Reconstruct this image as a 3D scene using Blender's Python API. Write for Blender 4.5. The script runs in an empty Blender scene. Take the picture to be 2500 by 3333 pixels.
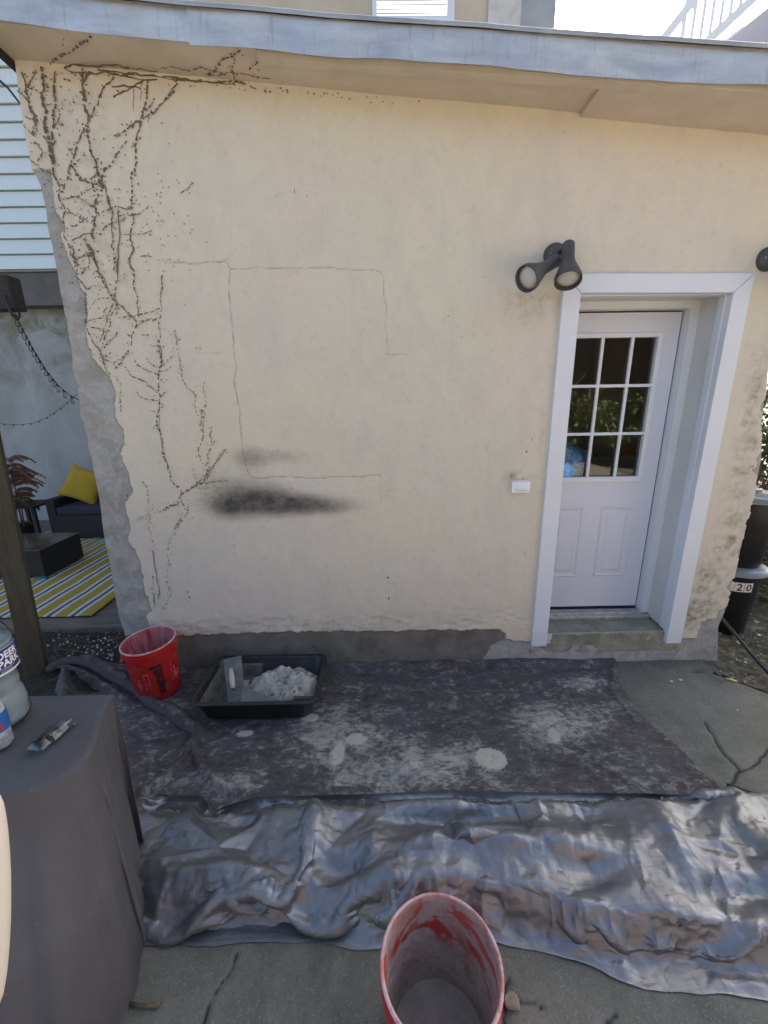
import bpy, bmesh, math, random
import numpy as np
from mathutils import Vector, Matrix, noise
from mathutils.geometry import delaunay_2d_cdt
random.seed(7); RNG = np.random.default_rng(7)
S = bpy.context.scene
C = S.collection
rad = math.radians

# ---------------------------------------------------------------- camera
FPX, PITCH, YAW, ROLL = 1332.2, 0.26578, 0.00725, -0.0149
CAM = Vector((0, 0, 1.8))
cp, sp, cy_, sy_ = math.cos(PITCH), math.sin(PITCH), math.cos(YAW), math.sin(YAW)
_F = Vector((sy_*cp, cy_*cp, -sp)); _X = Vector((cy_, -sy_, 0)); _U = _X.cross(_F)
CX = _X*math.cos(ROLL) + _U*math.sin(ROLL); CU = -_X*math.sin(ROLL) + _U*math.cos(ROLL)
cam = bpy.data.cameras.new('camera'); camo = bpy.data.objects.new('camera', cam); C.objects.link(camo)
cam.sensor_fit = 'VERTICAL'; cam.sensor_height = 36; cam.lens = FPX/3333*36; cam.clip_start = .02; cam.clip_end = 500
mw = Matrix((CX, CU, -_F)).transposed().to_4x4(); mw.translation = CAM; camo.matrix_world = mw
S.camera = camo

# ---------------------------------------------------------------- sky, sun, exposure
SUN_EL, SUN_AZ = rad(36), rad(38)          # azimuth measured from +Y towards +X
w = bpy.data.worlds.new('World'); S.world = w; w.use_nodes = True
nt = w.node_tree; bg = nt.nodes['Background']
sky = nt.nodes.new('ShaderNodeTexSky'); sky.sky_type = 'NISHITA'; sky.sun_disc = False
sky.sun_elevation = SUN_EL; sky.sun_rotation = SUN_AZ; sky.air_density = .8; sky.dust_density = 4.0; sky.ozone_density = 0
nt.links.new(sky.outputs[0], bg.inputs[0]); bg.inputs[1].default_value = .10
sl = bpy.data.lights.new('sun', 'SUN'); sl.energy = 5.0; sl.angle = rad(.5); sl.color = (1, .94, .85)
so = bpy.data.objects.new('sun', sl); C.objects.link(so)
sd = Vector((math.sin(SUN_AZ)*math.cos(SUN_EL), math.cos(SUN_AZ)*math.cos(SUN_EL), math.sin(SUN_EL)))
so.rotation_euler = sd.to_track_quat('Z', 'Y').to_euler()
S.view_settings.view_transform = 'Standard'; S.view_settings.look = 'None'
S.view_settings.exposure = 2.0; S.view_settings.gamma = 1
S.render.resolution_x, S.render.resolution_y = 768, 1024

# ---------------------------------------------------------------- helpers
def ray(u, v): return _ray(u, v)
def _ray(u, v): return _F + 0*CX + ((u-1250)/FPX)*CX - ((v-1666.5)/FPX)*CU
def atY(u, v, Y):
    d = _ray(u, v); return CAM + d*(Y/d.y)
def atZ(u, v, Z=0):
    d = _ray(u, v); return CAM + d*((Z-CAM.z)/d.z)
def scr(P):                                  # numpy (n,3) -> u, v
    P = np.asarray(P, float) - np.array(CAM)
    z = P@np.array(_F); return 1250+FPX*(P@np.array(CX))/z, 1666.5-FPX*(P@np.array(CU))/z
def tag(o, label=None, cat=None, group=None, kind=None):
    if label: o['label'] = label
    if cat: o['category'] = cat
    if group: o['group'] = group
    if kind: o['kind'] = kind
    return o
def thing(name, label, cat, loc=(0, 0, 0), group=None, rz=0):
    o = bpy.data.objects.new(name, None); C.objects.link(o); o.location = loc; o.rotation_euler.z = rz
    o.empty_display_size = .05
    return tag(o, label, cat, group)
def link(name, me, m=None, parent=None, smooth=False, label=None):
    o = bpy.data.objects.new(name, me); C.objects.link(o)
    if m: me.materials.append(m)
    if parent: o.parent = parent
    if smooth:
        me.polygons.foreach_set('use_smooth', [True]*len(me.polygons))
    if label: o['label'] = label
    return o
def pydata(name, vs, fs, m=None, parent=None, smooth=False):
    me = bpy.data.meshes.new(name); me.from_pydata([tuple(v) for v in vs], [], fs); me.update()
    return link(name, me, m, parent, smooth)
class MB:
    def __init__(s): s.v = []; s.f = []
    def add(s, vs, fs):
        n = len(s.v); s.v += [tuple(v) for v in vs]; s.f += [tuple(i+n for i in f) for f in fs]; return s
    def box(s, a, b, rot=None, loc=None, ch=0):
        x0, y0, z0 = a; x1, y1, z1 = b
        if ch:
            bm = bmesh.new(); bmesh.ops.create_cube(bm, size=1)
            for v in bm.verts: v.co = Vector((x0+(v.co.x+.5)*(x1-x0), y0+(v.co.y+.5)*(y1-y0), z0+(v.co.z+.5)*(z1-z0)))
            bmesh.ops.bevel(bm, geom=bm.edges[:], offset=ch, segments=2, affect='EDGES', profile=.6)
            vs = [v.co.copy() for v in bm.verts]; bm.verts.index_update(); fs = [[v.index for v in f.verts] for f in bm.faces]; bm.free()
        else:
            vs = [Vector((x, y, z)) for z in (z0, z1) for y in (y0, y1) for x in (x0, x1)]
            fs = [(0, 2, 3, 1), (4, 5, 7, 6), (0, 1, 5, 4), (2, 6, 7, 3), (0, 4, 6, 2), (1, 3, 7, 5)]
        if rot is not None: vs = [rot@v for v in vs]
        if loc is not None: vs = [v+Vector(loc) for v in vs]
        return s.add(vs, fs)
    def tube(s, pts, r, n=8, cap=True):
        pts = [Vector(p) for p in pts]; rr = r if hasattr(r, '__len__') else [r]*len(pts)
        vs = []; up = None
        for i, p in enumerate(pts):
            t = (pts[min(i+1, len(pts)-1)]-pts[max(i-1, 0)]).normalized()
            if up is None: up = t.orthogonal().normalized()
            up = (up - t*up.dot(t)); up = up.normalized() if up.length > 1e-6 else t.orthogonal().normalized()
            sd_ = t.cross(up)
            for k in range(n):
                a = 2*math.pi*k/n; vs.append(p+(up*math.cos(a)+sd_*math.sin(a))*rr[i])
        fs = [(i*n+k, i*n+(k+1) % n, (i+1)*n+(k+1) % n, (i+1)*n+k) for i in range(len(pts)-1) for k in range(n)]
        if cap: fs += [tuple(range(n))[::-1], tuple((len(pts)-1)*n+k for k in range(n))]
        return s.add(vs, fs)
    def lathe(s, prof, n=40, M=None, closed=False):
        vs = [Vector((r*math.cos(2*math.pi*k/n), r*math.sin(2*math.pi*k/n), z)) for r, z in prof for k in range(n)]
        fs = [(i*n+k, i*n+(k+1) % n, (i+1)*n+(k+1) % n, (i+1)*n+k) for i in range(len(prof)-1) for k in range(n)]
        if prof[0][0] > 1e-4 and not closed: pass
        if M is not None: vs = [M@v for v in vs]
        return s.add(vs, fs)
    def disc(s, r, z, n=40, M=None, flip=False):
        vs = [Vector((r*math.cos(2*math.pi*k/n), r*math.sin(2*math.pi*k/n), z)) for k in range(n)]
        if M is not None: vs = [M@v for v in vs]
        f = tuple(range(n)); return s.add(vs, [f[::-1] if flip else f])
    def prism(s, poly, a, b):                # poly of (x,z), extruded y a..b
        n = len(poly); vs = [(x, a, z) for x, z in poly]+[(x, b, z) for x, z in poly]
        return s.add(vs, [tuple(range(n)), tuple(range(2*n-1, n-1, -1))]+[(i, n+i, n+(i+1) % n, (i+1) % n) for i in range(n)])
    def build(s, name, m=None, parent=None, smooth=False): return pydata(name, s.v, s.f, m, parent, smooth)
def shade_auto(o, ang=35):
    me = o.data; me.polygons.foreach_set('use_smooth', [True]*len(me.polygons)); me.set_sharp_from_angle(angle=rad(ang)); return o

# materials
def mat(name, col, rough=.7, metal=0, col2=None, scale=6, bump=0, bscale=60, spec=.5, detail=6, lo=.35, hi=.65, aniso=None, rough2=None, alpha=None):
    m = bpy.data.materials.new(name); m.use_nodes = True; t = m.node_tree; N = t.nodes; L = t.links
    p = N['Principled BSDF']; p.inputs['Base Color'].default_value = (*col, 1); p.inputs['Roughness'].default_value = rough
    p.inputs['Metallic'].default_value = metal; p.inputs['Specular IOR Level'].default_value = spec
    tc = N.new('ShaderNodeTexCoord'); out = tc.outputs['Object']
    if aniso:
        mp = N.new('ShaderNodeMapping'); mp.inputs['Scale'].default_value = aniso; L.new(out, mp.inputs[0]); out = mp.outputs[0]
    m['_c'] = 0
    if col2 is not None:
        nz = N.new('ShaderNodeTexNoise'); nz.inputs['Scale'].default_value = scale; nz.inputs['Detail'].default_value = detail; nz.inputs['Roughness'].default_value = .65
        L.new(out, nz.inputs['Vector'])
        r = N.new('ShaderNodeValToRGB'); r.color_ramp.elements[0].position = lo; r.color_ramp.elements[1].position = hi
        r.color_ramp.elements[0].color = (*col, 1); r.color_ramp.elements[1].color = (*col2, 1)
        L.new(nz.outputs['Fac'], r.inputs[0]); L.new(r.outputs[0], p.inputs['Base Color'])
        if rough2 is not None:
            mr = N.new('ShaderNodeMapRange'); mr.inputs[3].default_value = rough; mr.inputs[4].default_value = rough2
            mr.inputs[1].default_value = lo; mr.inputs[2].default_value = hi
            L.new(nz.outputs['Fac'], mr.inputs[0]); L.new(mr.outputs[0], p.inputs['Roughness'])
    if bump:
        nb = N.new('ShaderNodeTexNoise'); nb.inputs['Scale'].default_value = bscale; nb.inputs['Detail'].default_value = 5
        L.new(out, nb.inputs['Vector']); b = N.new('ShaderNodeBump'); b.inputs['Strength'].default_value = bump; b.inputs['Distance'].default_value = .01
        L.new(nb.outputs['Fac'], b.inputs['Height']); L.new(b.outputs[0], p.inputs['Normal'])
    return m
class NT:
    """tiny shader builder"""
    def __init__(s, m): s.t = m.node_tree; s.N = s.t.nodes; s.L = s.t.links; s.p = s.N['Principled BSDF']; s.tc = s.N.new('ShaderNodeTexCoord').outputs['Object']
    def noise(s, sc, det=5, rough=.6, dist=0, vec=None, scale3=None):
        v = vec or s.tc
        if scale3:
            mp = s.N.new('ShaderNodeMapping'); mp.inputs['Scale'].default_value = scale3; s.L.new(v, mp.inputs[0]); v = mp.outputs[0]
        n = s.N.new('ShaderNodeTexNoise'); n.inputs['Scale'].default_value = sc; n.inputs['Detail'].default_value = det; n.inputs['Roughness'].default_value = rough; n.inputs['Distortion'].default_value = dist
        s.L.new(v, n.inputs['Vector']); return n.outputs['Fac']
    def attr(s, name):
        a = s.N.new('ShaderNodeAttribute'); a.attribute_name = name; sp_ = s.N.new('ShaderNodeSeparateColor'); s.L.new(a.outputs['Color'], sp_.inputs[0])
        return sp_.outputs[0], sp_.outputs[1], sp_.outputs[2], a.outputs['Alpha']
    def math(s, op, a, b=0., c=0., clamp=False):
        n = s.N.new('ShaderNodeMath'); n.operation = op; n.use_clamp = clamp
        for i, x in enumerate((a, b, c)):
            if isinstance(x, (int, float)): n.inputs[i].default_value = x
            else: s.L.new(x, n.inputs[i])
        return n.outputs[0]
    def rng(s, x, a, b, c=0., d=1.):
        n = s.N.new('ShaderNodeMapRange'); n.clamp = True
        for i, y in zip((1, 2, 3, 4), (a, b, c, d)): n.inputs[i].default_value = y
        s.L.new(x, n.inputs[0]); return n.outputs[0]
    def mix(s, f, a, b):
        n = s.N.new('ShaderNodeMix'); n.data_type = 'RGBA'
        for k, x in ((0, f), (6, a), (7, b)):
            if isinstance(x, (int, float)): n.inputs[k].default_value = x
            elif isinstance(x, tuple): n.inputs[k].default_value = (*x, 1)
            else: s.L.new(x, n.inputs[k])
        return n.outputs[2]
    def bump(s, h, st=.3, d=.01, nrm=None):
        b = s.N.new('ShaderNodeBump'); b.inputs['Strength'].default_value = st; b.inputs['Distance'].default_value = d
        s.L.new(h, b.inputs['Height'])
        if nrm: s.L.new(nrm, b.inputs['Normal'])
        return b.outputs[0]
    def out(s, col=None, rough=None, nrm=None, metal=None):
        for k, x in (('Base Color', col), ('Roughness', rough), ('Normal', nrm), ('Metallic', metal)):
            if x is None: continue
            if isinstance(x, (int, float)): s.p.inputs[k].default_value = x
            elif isinstance(x, tuple): s.p.inputs[k].default_value = (*x, 1)
            else: s.L.new(x, s.p.inputs[k])
def newmat(name):
    m = bpy.data.materials.new(name); m.use_nodes = True; return m
def glassmat(name, tint=(1, 1, 1), mixf=.1, rough=.0, fres=True, ior=1.5):
    m = newmat(name); t = m.node_tree; N = t.nodes; L = t.links
    tr = N.new('ShaderNodeBsdfTransparent'); tr.inputs[0].default_value = (*tint, 1)
    gl = N.new('ShaderNodeBsdfGlossy'); gl.inputs['Roughness'].default_value = rough
    mx = N.new('ShaderNodeMixShader'); fr = N.new('ShaderNodeFresnel'); fr.inputs[0].default_value = ior
    L.new(fr.outputs[0], mx.inputs[0]); L.new(tr.outputs[0], mx.inputs[1]); L.new(gl.outputs[0], mx.inputs[2])
    L.new(mx.outputs[0], N['Material Output'].inputs[0]); return m

# numpy value noise
def vnoise(x, y, sc, seed=0, oct=4, gain=.5):
    out = np.zeros_like(x, dtype=float); a = 1.; tot = 0
    for o in range(oct):
        r = np.random.default_rng(seed+o*17); T = r.random((256, 256))
        X = x*sc+31.7*o; Y = y*sc+11.3*o; xi = np.floor(X).astype(int); yi = np.floor(Y).astype(int); fx = X-xi; fy = Y-yi
        fx = fx*fx*(3-2*fx); fy = fy*fy*(3-2*fy)
        g = lambda i, j: T[(i) % 256, (j) % 256]
        v = (g(xi, yi)*(1-fx)+g(xi+1, yi)*fx)*(1-fy)+(g(xi, yi+1)*(1-fx)+g(xi+1, yi+1)*fx)*fy
        out += a*v; tot += a; a *= gain; sc *= 2
    return out/tot-.5
def segdist(X, Y, pts, rmax, wid=None):
    """distance to polyline, evaluated only near it; X,Y grids"""
    D = np.full(X.shape, 1e3); Pm = np.zeros(X.shape); acc = 0
    for (a, b) in zip(pts[:-1], pts[1:]):
        ax, ay = a[0], a[1]; bx, by = b[0], b[1]; L = math.hypot(bx-ax, by-ay)+1e-9
        m = (X > min(ax, bx)-rmax) & (X < max(ax, bx)+rmax) & (Y > min(ay, by)-rmax) & (Y < max(ay, by)+rmax)
        if m.any():
            t = np.clip(((X[m]-ax)*(bx-ax)+(Y[m]-ay)*(by-ay))/L/L, 0, 1)
            d = np.hypot(X[m]-ax-t*(bx-ax), Y[m]-ay-t*(by-ay))
            old = D[m]; k = d < old; D[m] = np.where(k, d, old); o2 = Pm[m]; Pm[m] = np.where(k, acc+t*L, o2)
        acc += L
    return D, Pm
def inpoly(X, Y, poly):
    r = np.zeros(X.shape, bool); n = len(poly)
    for i in range(n):
        x0, y0 = poly[i][:2]; x1, y1 = poly[(i+1) % n][:2]
        if y0 == y1: continue
        c = ((Y >= y0) != (Y >= y1)) & (X < (x1-x0)*(Y-y0)/(y1-y0)+x0); r ^= c
    return r
def grid_mesh(name, P, keep=None, attr=None, m=None, parent=None, smooth=True):
    """P: (ny,nx,3)"""
    ny, nx = P.shape[:2]; idx = np.arange(ny*nx).reshape(ny, nx)
    q = np.stack([idx[:-1, :-1], idx[:-1, 1:], idx[1:, 1:], idx[1:, :-1]], -1).reshape(-1, 4)
    if keep is not None:
        q = q[keep.reshape(-1)]
    used = np.unique(q); mp = np.full(ny*nx, -1); mp[used] = np.arange(len(used)); q = mp[q]; V = P.reshape(-1, 3)[used]
    me = bpy.data.meshes.new(name); me.vertices.add(len(V)); me.vertices.foreach_set('co', V.astype(np.float32).ravel())
    me.loops.add(q.size); me.loops.foreach_set('vertex_index', q.astype(np.int32).ravel())
    me.polygons.add(len(q)); me.polygons.foreach_set('loop_start', np.arange(0, q.size, 4, dtype=np.int32))
    me.update(calc_edges=True); me.validate()
    if attr is not None:
        for k, A in attr.items():
            ca = me.color_attributes.new(k, 'FLOAT_COLOR', 'POINT'); ca.data.foreach_set('color', A.reshape(-1, 4)[used].astype(np.float32).ravel())
    return link(name, me, m, parent, smooth)
def text_mesh(txt, size, ext=.0005, bold=0):
    cu = bpy.data.curves.new('lettering', 'FONT'); cu.body = txt; cu.size = size; cu.extrude = ext; cu.offset = bold; cu.space_line = .78; cu.resolution_u = 3
    o = bpy.data.objects.new('t', cu); C.objects.link(o); dg = bpy.context.evaluated_depsgraph_get(); me = bpy.data.meshes.new_from_object(o.evaluated_get(dg))
    bpy.data.objects.remove(o); return me
# ================================================================ the annex building
WY = 2.5
def wp(u, v): p = atY(u, v, WY); return (p.x, p.z)
def zs(x): return 3.262-.0850*x          # underside of the eave where it meets the wall (roof slopes to the right)
def interp(pts):
    pts = sorted(pts); a = np.array([p[0] for p in pts]); b = np.array([p[1] for p in pts]); return lambda z: np.interp(z, a, b)
ledge = interp([(wp(u, v)[1], wp(u, v)[0]) for u, v in [(52, 217), (72, 350), (90, 470), (108, 560), (128, 600), (150, 700), (176, 830), (196, 930), (213, 1020), (232, 1130), (240, 1220), (250, 1260), (265, 1360), (288, 1430), (300, 1490), (312, 1560), (328, 1660), (350, 1800), (372, 1920), (395, 2040), (425, 2125)]])
redge = interp([(wp(u, v)[1], wp(u, v)[0]) for u, v in [(2500, 1060), (2495, 1200), (2480, 1350), (2473, 1500), (2440, 1660), (2416, 1741), (2368, 1952), (2338, 2042), (2335, 2103), (2329, 2163)]]+[(3.3, 2.26)])
OX0, OX1, OZ0, OZ1 = 1.09, 1.985, .235, 2.375       # opening in the wall
xs = np.unique(np.concatenate([np.arange(-1.72, 2.30, .0068), [OX0, OX1]])); zz = np.unique(np.concatenate([np.arange(-.03, 3.45, .0068), [OZ0, OZ1]]))
X, Z = np.meshgrid(xs, zz)
topz = zs(X); Zc = np.minimum(Z, topz+.02)
wl = np.clip(1-(X+1.72)/.35, 0, 1)**1.5; wr = np.clip((X-2.0)/.30, 0, 1)**1.5
en = vnoise(Z, Z*0+3, 9, 5, 4)*.035
Xw = X+wl*(ledge(Z)+en*.6+1.72)+wr*(redge(Z)+en*.3-2.295)
nx_ = vnoise(Xw, Z, 14, 3, 4)*.05; nz_ = vnoise(Xw, Z, 14, 9, 4)*.05
XP, ZP = Xw+nx_, Z+nz_
WPL = lambda L: [wp(u, v) for u, v in L]
cem_poly = WPL([(100, 562), (160, 562), (172, 600), (176, 650), (196, 705), (200, 760), (217, 800), (236, 872), (262, 930), (280, 959), (283, 1017), (285, 1099), (299, 1157), (347, 1205), (371, 1268), (372, 1340), (380, 1375), (402, 1408), (400, 1475), (418, 1530), (427, 1591), (415, 1640), (420, 1700), (422, 1763), (445, 1795), (460, 1826), (462, 1860), (468, 1898), (475, 1935), (500, 1978), (478, 2003), (484, 2060), (500, 2180), (200, 2200), (0, 1500), (0, 562)])
cement = inpoly(XP, ZP, cem_poly).astype(float)
fnd_poly = WPL([(300, 2070), (600, 2066), (800, 2060), (1000, 2055), (1300, 2052), (1560, 2047), (1625, 2048), (1642, 2060), (1640, 2092), (1655, 2102), (1800, 2110), (1800, 2300), (300, 2300)])
ex = vnoise(Xw, Z, 25, 31, 3)*.018; XQ, ZQ = Xw+ex, Z+vnoise(Xw, Z, 22, 37, 4)*.022
oldf = inpoly(XQ, ZQ, fnd_poly).astype(float)
newc = inpoly(XQ, ZQ, WPL([(1575, 2140), (1600, 2098), (1640, 2080), (1740, 2088), (1790, 2095), (1800, 2035), (2160, 2030), (2210, 2078), (2268, 2074), (2280, 2025), (2330, 2010), (2352, 2000), (2500, 2000), (2500, 2400), (1560, 2400)]))
rst = inpoly(Xw+nx_*2.2, Z+nz_*2, WPL([(2345, 2010), (2368, 1940), (2392, 1850), (2425, 1700), (2445, 1620), (2463, 1500), (2492, 1300), (2520, 1300), (2480, 2010)]))
cement = np.maximum(cement, np.maximum(newc, rst*.8)); oldf = oldf*(1-newc)
# soot smears
def blob(u, v, ru, rv, k=1.):
    x, z = wp(u, v); return k*np.exp(-(np.abs((Xw-x)/ru)**2.2)-(np.abs((Z-z)/rv)**2.2))
st = .0019
soot = 1-np.prod([1-q_ for q_ in [blob(745, 1642, 62*st, 44*st, 1.0), blob(840, 1632, 95*st, 46*st, 1.0), blob(945, 1640, 120*st, 34*st, .9), blob(1050, 1648, 110*st, 26*st, .65), blob(800, 1600, 130*st, 45*st, .45), blob(880, 1640, 190*st, 30*st, .6),
   blob(815, 1490, 50*st, 36*st, .5), blob(900, 1485, 110*st, 24*st, .33), blob(700, 1560, 90*st, 60*st, .22)]], axis=0)
soot *= (1+vnoise(Xw, Z, 16, 51, 4)*.3)
grime = np.zeros_like(soot)
grime = np.maximum.reduce([grime, blob(2260, 1990, 70*st, 70*st, 1.), blob(2300, 1900, 60*st, 90*st, .7), blob(2370, 1750, 45*st, 140*st, .6), blob(2420, 1500, 35*st, 160*st, .6), blob(2455, 1280, 30*st, 160*st, .5), blob(1700, 720, 60*st, 40*st, 0),
   blob(1760, 1420, 8*st, 60*st, .35), blob(1000, 2030, 600*st, 30*st, .25), blob(280, 640, 130*st, 400*st, .2), blob(1690, 1550, 45*st, 14*st, .8), blob(1740, 980, 90*st, 60*st, .25)])
grime *= np.clip(.8+vnoise(Xw, Z, 20, 61, 6, .6)*3.6, 0, 1.5)
crack = np.zeros_like(soot)
CR = [([(530, 848), (560, 855), (600, 855), (640, 862), (680, 852), (715, 855), (735, 850), (750, 875), (747, 960), (755, 1050), (770, 1200), (764, 1240), (780, 1330), (788, 1450), (800, 1500), (803, 1525), (815, 1550), (825, 1554), (860, 1556), (900, 1550), (1000, 1556), (1050, 1557), (1100, 1550), (1160, 1552), (1240, 1545)], 1.), ([(1237, 1546), (1238, 1635)], .6),
      ([(750, 876), (800, 878), (840, 872), (900, 875), (960, 876), (1070, 872), (1130, 878), (1200, 878), (1235, 885), (1248, 905), (1250, 960), (1258, 1000), (1255, 1060), (1262, 1150)], .8), ([(640, 1150), (690, 1150), (730, 1148)], .8), ([(1250, 1153), (1325, 1154)], .8),
      ([(735, 850), (760, 825), (795, 790)], .35), ([(1300, 1380), (1285, 1418), (1250, 1428), (1170, 1465)], .35), ([(1315, 1660), (1345, 1690), (1370, 1735)], .4), ([(1645, 1130), (1690, 1150), (1745, 1164)], .4), ([(395, 1325), (420, 1328), (470, 1290)], .0),
      ([(385, 690), (392, 740), (387, 810), (386, 900)], .9), ([(499, 1790), (508, 1850), (520, 1905), (522, 1940)], 1.), ([(1770, 1500), (1745, 1560)], .3)]
for pl, k in CR:
    P_ = WPL(pl); P2 = []
    for a, b in zip(P_[:-1], P_[1:]):                     # a little wander between the points
        n = max(1, int(math.hypot(b[0]-a[0], b[1]-a[1])/.03))
        for i in range(n): t = i/n; P2.append((a[0]+(b[0]-a[0])*t+(random.uniform(-.003, .003) if i else 0), a[1]+(b[1]-a[1])*t+(random.uniform(-.003, .003) if i else 0)))
    P2.append(P_[-1]); D_, _ = segdist(Xw, Z, P2, .02); crack = np.maximum(crack, k*np.exp(-(D_/.0033)**2))
edge_x = np.abs(np.gradient(cement+oldf, axis=1))+np.abs(np.gradient(cement+oldf, axis=0))
paint = (1-np.clip(cement+oldf, 0, 1))
for _ in range(1):
    pb = paint.copy(); pb[1:-1, 1:-1] = (paint[1:-1, 1:-1]*4+paint[:-2, 1:-1]+paint[2:, 1:-1]+paint[1:-1, :-2]+paint[1:-1, 2:])/8
relief = pb*.009+oldf*0+vnoise(Xw, Z, 1.6, 71, 3)*.012+vnoise(Xw, Z, 9, 72, 4)*.006+cement*vnoise(Xw, Z, 11, 75, 5)*.02
# rendered lumps near the old opening's sill
relief += .004*np.exp(-(((Z-wp(1100, 1600)[1])/.05)**2))*(vnoise(Xw*1., Z*3, 18, 78, 4)+.3)*(Xw < .3)*(Xw > -1.)
relief += np.exp(-((Z-.33)/.09)**2)*vnoise(Xw, Z*2.5, 14, 79, 4)*.013*paint
Yw = WY-relief+.004*crack
A = np.stack([cement, np.clip(soot, 0, 1), np.clip(crack, 0, 1), oldf], -1)
A2 = np.stack([np.clip(grime, 0, 1), np.clip(edge_x, 0, 1), np.zeros_like(soot), np.ones_like(soot)], -1)
xc = (X[:-1, :-1]+X[1:, 1:])/2; zc = (Z[:-1, :-1]+Z[1:, 1:])/2
keep = ~((xc > OX0) & (xc < OX1) & (zc > OZ0) & (zc < OZ1)) & (zc < zs(xc)+.02)
M_wall = newmat('painted stucco'); n_ = NT(M_wall)
ce, so_, cr, ol = n_.attr('mask'); gr, ed, _a, _b = n_.attr('mask2')
nb = n_.noise(1.1, 4, .6); nf = n_.noise(28, 6, .7); nm = n_.noise(5, 6, .65, .6)
col = n_.mix(n_.rng(nb, .35, .65), (.69, .638, .50), (.69, .62, .51))
col = n_.mix(n_.math('MULTIPLY', n_.rng(nm, .5, .78), .45), col, (.60, .54, .44))
col = n_.mix(n_.math('MULTIPLY', n_.rng(nf, .55, .8), .4), col, (.40, .35, .27))
col = n_.mix(n_.math('MULTIPLY', n_.rng(n_.noise(2.6, 7, .72, .9, scale3=(1.6, 1, .8)), .48, .68), .42), col, (.58, .53, .455))
col = n_.mix(n_.math('MULTIPLY', n_.rng(n_.noise(1.4, 5, .6, .6), .52, .70), .5), col, (.75, .655, .46))
spk = n_.noise(150, 2, .5); col = n_.mix(n_.math('MULTIPLY', n_.rng(spk, .70, .76), .35), col, (.25, .22, .17))
cemc = n_.mix(n_.rng(n_.noise(9, 6, .7, .8), .35, .65), (.45, .44, .40), (.29, .28, .25)); cemc = n_.mix(n_.rng(n_.noise(30, 5, .7), .6, .72), cemc, (.56, .56, .54))
oldc = n_.mix(n_.rng(n_.noise(7, 6, .7), .35, .65), (.24, .22, .185), (.14, .13, .11))
col = n_.mix(ce, col, cemc); col = n_.mix(ol, col, oldc)
col = n_.mix(n_.math('MULTIPLY', n_.rng(ed, .15, .6), .55), col, (.22, .19, .14))
col = n_.mix(n_.math('MULTIPLY', n_.math('MULTIPLY', gr, n_.rng(nf, .3, .62)), .85), col, (.10, .09, .06))
col = n_.mix(n_.math('MULTIPLY', n_.math('MULTIPLY', n_.rng(n_.math('ADD', so_, n_.math('MULTIPLY', n_.math('SUBTRACT', n_.noise(24, 8, .85, .4, scale3=(1, 1, 1.8)), .5), .8)), .10, 1.0), n_.math('GREATER_THAN', so_, .02)), .93, clamp=True), col, (.045, .042, .042))
col = n_.mix(n_.math('MULTIPLY', n_.math('MULTIPLY', n_.rng(cr, .1, .9), n_.rng(n_.noise(20, 4, .7), .35, .55, .25, 1.)), .55), col, (.10, .085, .06))
h = n_.math('ADD', n_.math('MULTIPLY', nm, .8), n_.math('ADD', n_.math('MULTIPLY', n_.noise(75, 5, .7), .25), n_.math('MULTIPLY', nf, .4)))
n_.out(col, .88, n_.bump(h, .34, .012)); n_.p.inputs['Specular IOR Level'].default_value = .25

house = thing('stucco_annex', 'cream stucco annex with rusty vine marks, cement-patched corner and white half-glazed back door', 'building', (0, WY, 0))
def inhouse(o): o.parent = house; o.matrix_parent_inverse = Matrix.Translation((0, -WY, 0)); return o
wall = inhouse(grid_mesh('wall', np.stack([Xw, Yw, Zc], -1), keep, {'mask': A, 'mask2': A2}, M_wall))
M_cream = mat('cream stucco plain', (.60, .50, .37), .9, col2=(.5, .43, .32), scale=2, bump=.3)
b = MB(); b.box((-1.62, WY+.03, -.02), (-1.5, 5.89, 3.38)); inhouse(b.build('side_wall', M_cream)); b = MB(); b.box((2.08, WY+.03, -.02), (2.2, 5.89, 3.05)); inhouse(b.build('side_wall', M_cream))
M_dark = mat('dark room', (.05, .045, .04), .9); M_room = mat('room plaster', (.30, .27, .22), .9)
b = MB(); b.box((-1.62, 5.9, -.02), (2.2, 6.0, 3.10)); inhouse(b.build('rear_wall', M_cream))
b = MB(); b.box((.9, 4.2, .2), (2.08, 4.25, 2.6)); inhouse(b.build('room_wall', M_room))
b = MB(); b.box((.5, 2.86, .2), (2.08, 4.2, .23)); inhouse(b.build('room_floor', M_dark))
# ---- eave: soffit boards, metal fascia, drip strip, roof
def YF(x): return np.interp(x, [-1.9, -1.6, -1.1, -.2, 1.8, 3.4], [2.262, 2.265, 2.278, 2.275, 2.20, 2.14])
M_sof = mat('soffit paint', (.64, .56, .46), .8, col2=(.54, .47, .385), scale=4, bump=.15)
def slab(x0, x1, y0, y1, dz0, dz1, m, name, nx=40):
    b = MB(); xx = np.linspace(x0, x1, nx)
    vs = []; 
    for x in xx: ya, yb = (y0 if y0 > 1 else YF(x)+y0), (y1 if y1 > 1 else YF(x)+y1); vs += [(x, ya, zs(x)+dz0), (x, yb, zs(x)+dz0), (x, yb, zs(x)+dz1), (x, ya, zs(x)+dz1)]
    fs = []
    for i in range(nx-1):
        for k in range(4): a = i*4+k; c = i*4+(k+1) % 4; fs.append((a, c, c+4, a+4))
    fs += [(3, 2, 1, 0), tuple((nx-1)*4+k for k in range(4))]
    b.add(vs, fs); return inhouse(b.build(name, m))
slab(-1.74, 1.03, .01, WY+.02, 0, .02, M_sof, 'soffit')
slab(1.03, 3.4, .01, WY+.02, -.018, .02, M_sof, 'soffit')
slab(-.52, 3.4, 012e-3, .055, -.026, 0.0, M_sof, 'soffit_trim')
b = MB()
slab(-1.8, 3.4, 005e-3, .03, .015, .10, mat('old fascia board', (.05, .04, .035), .9), 'fascia_board')
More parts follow.
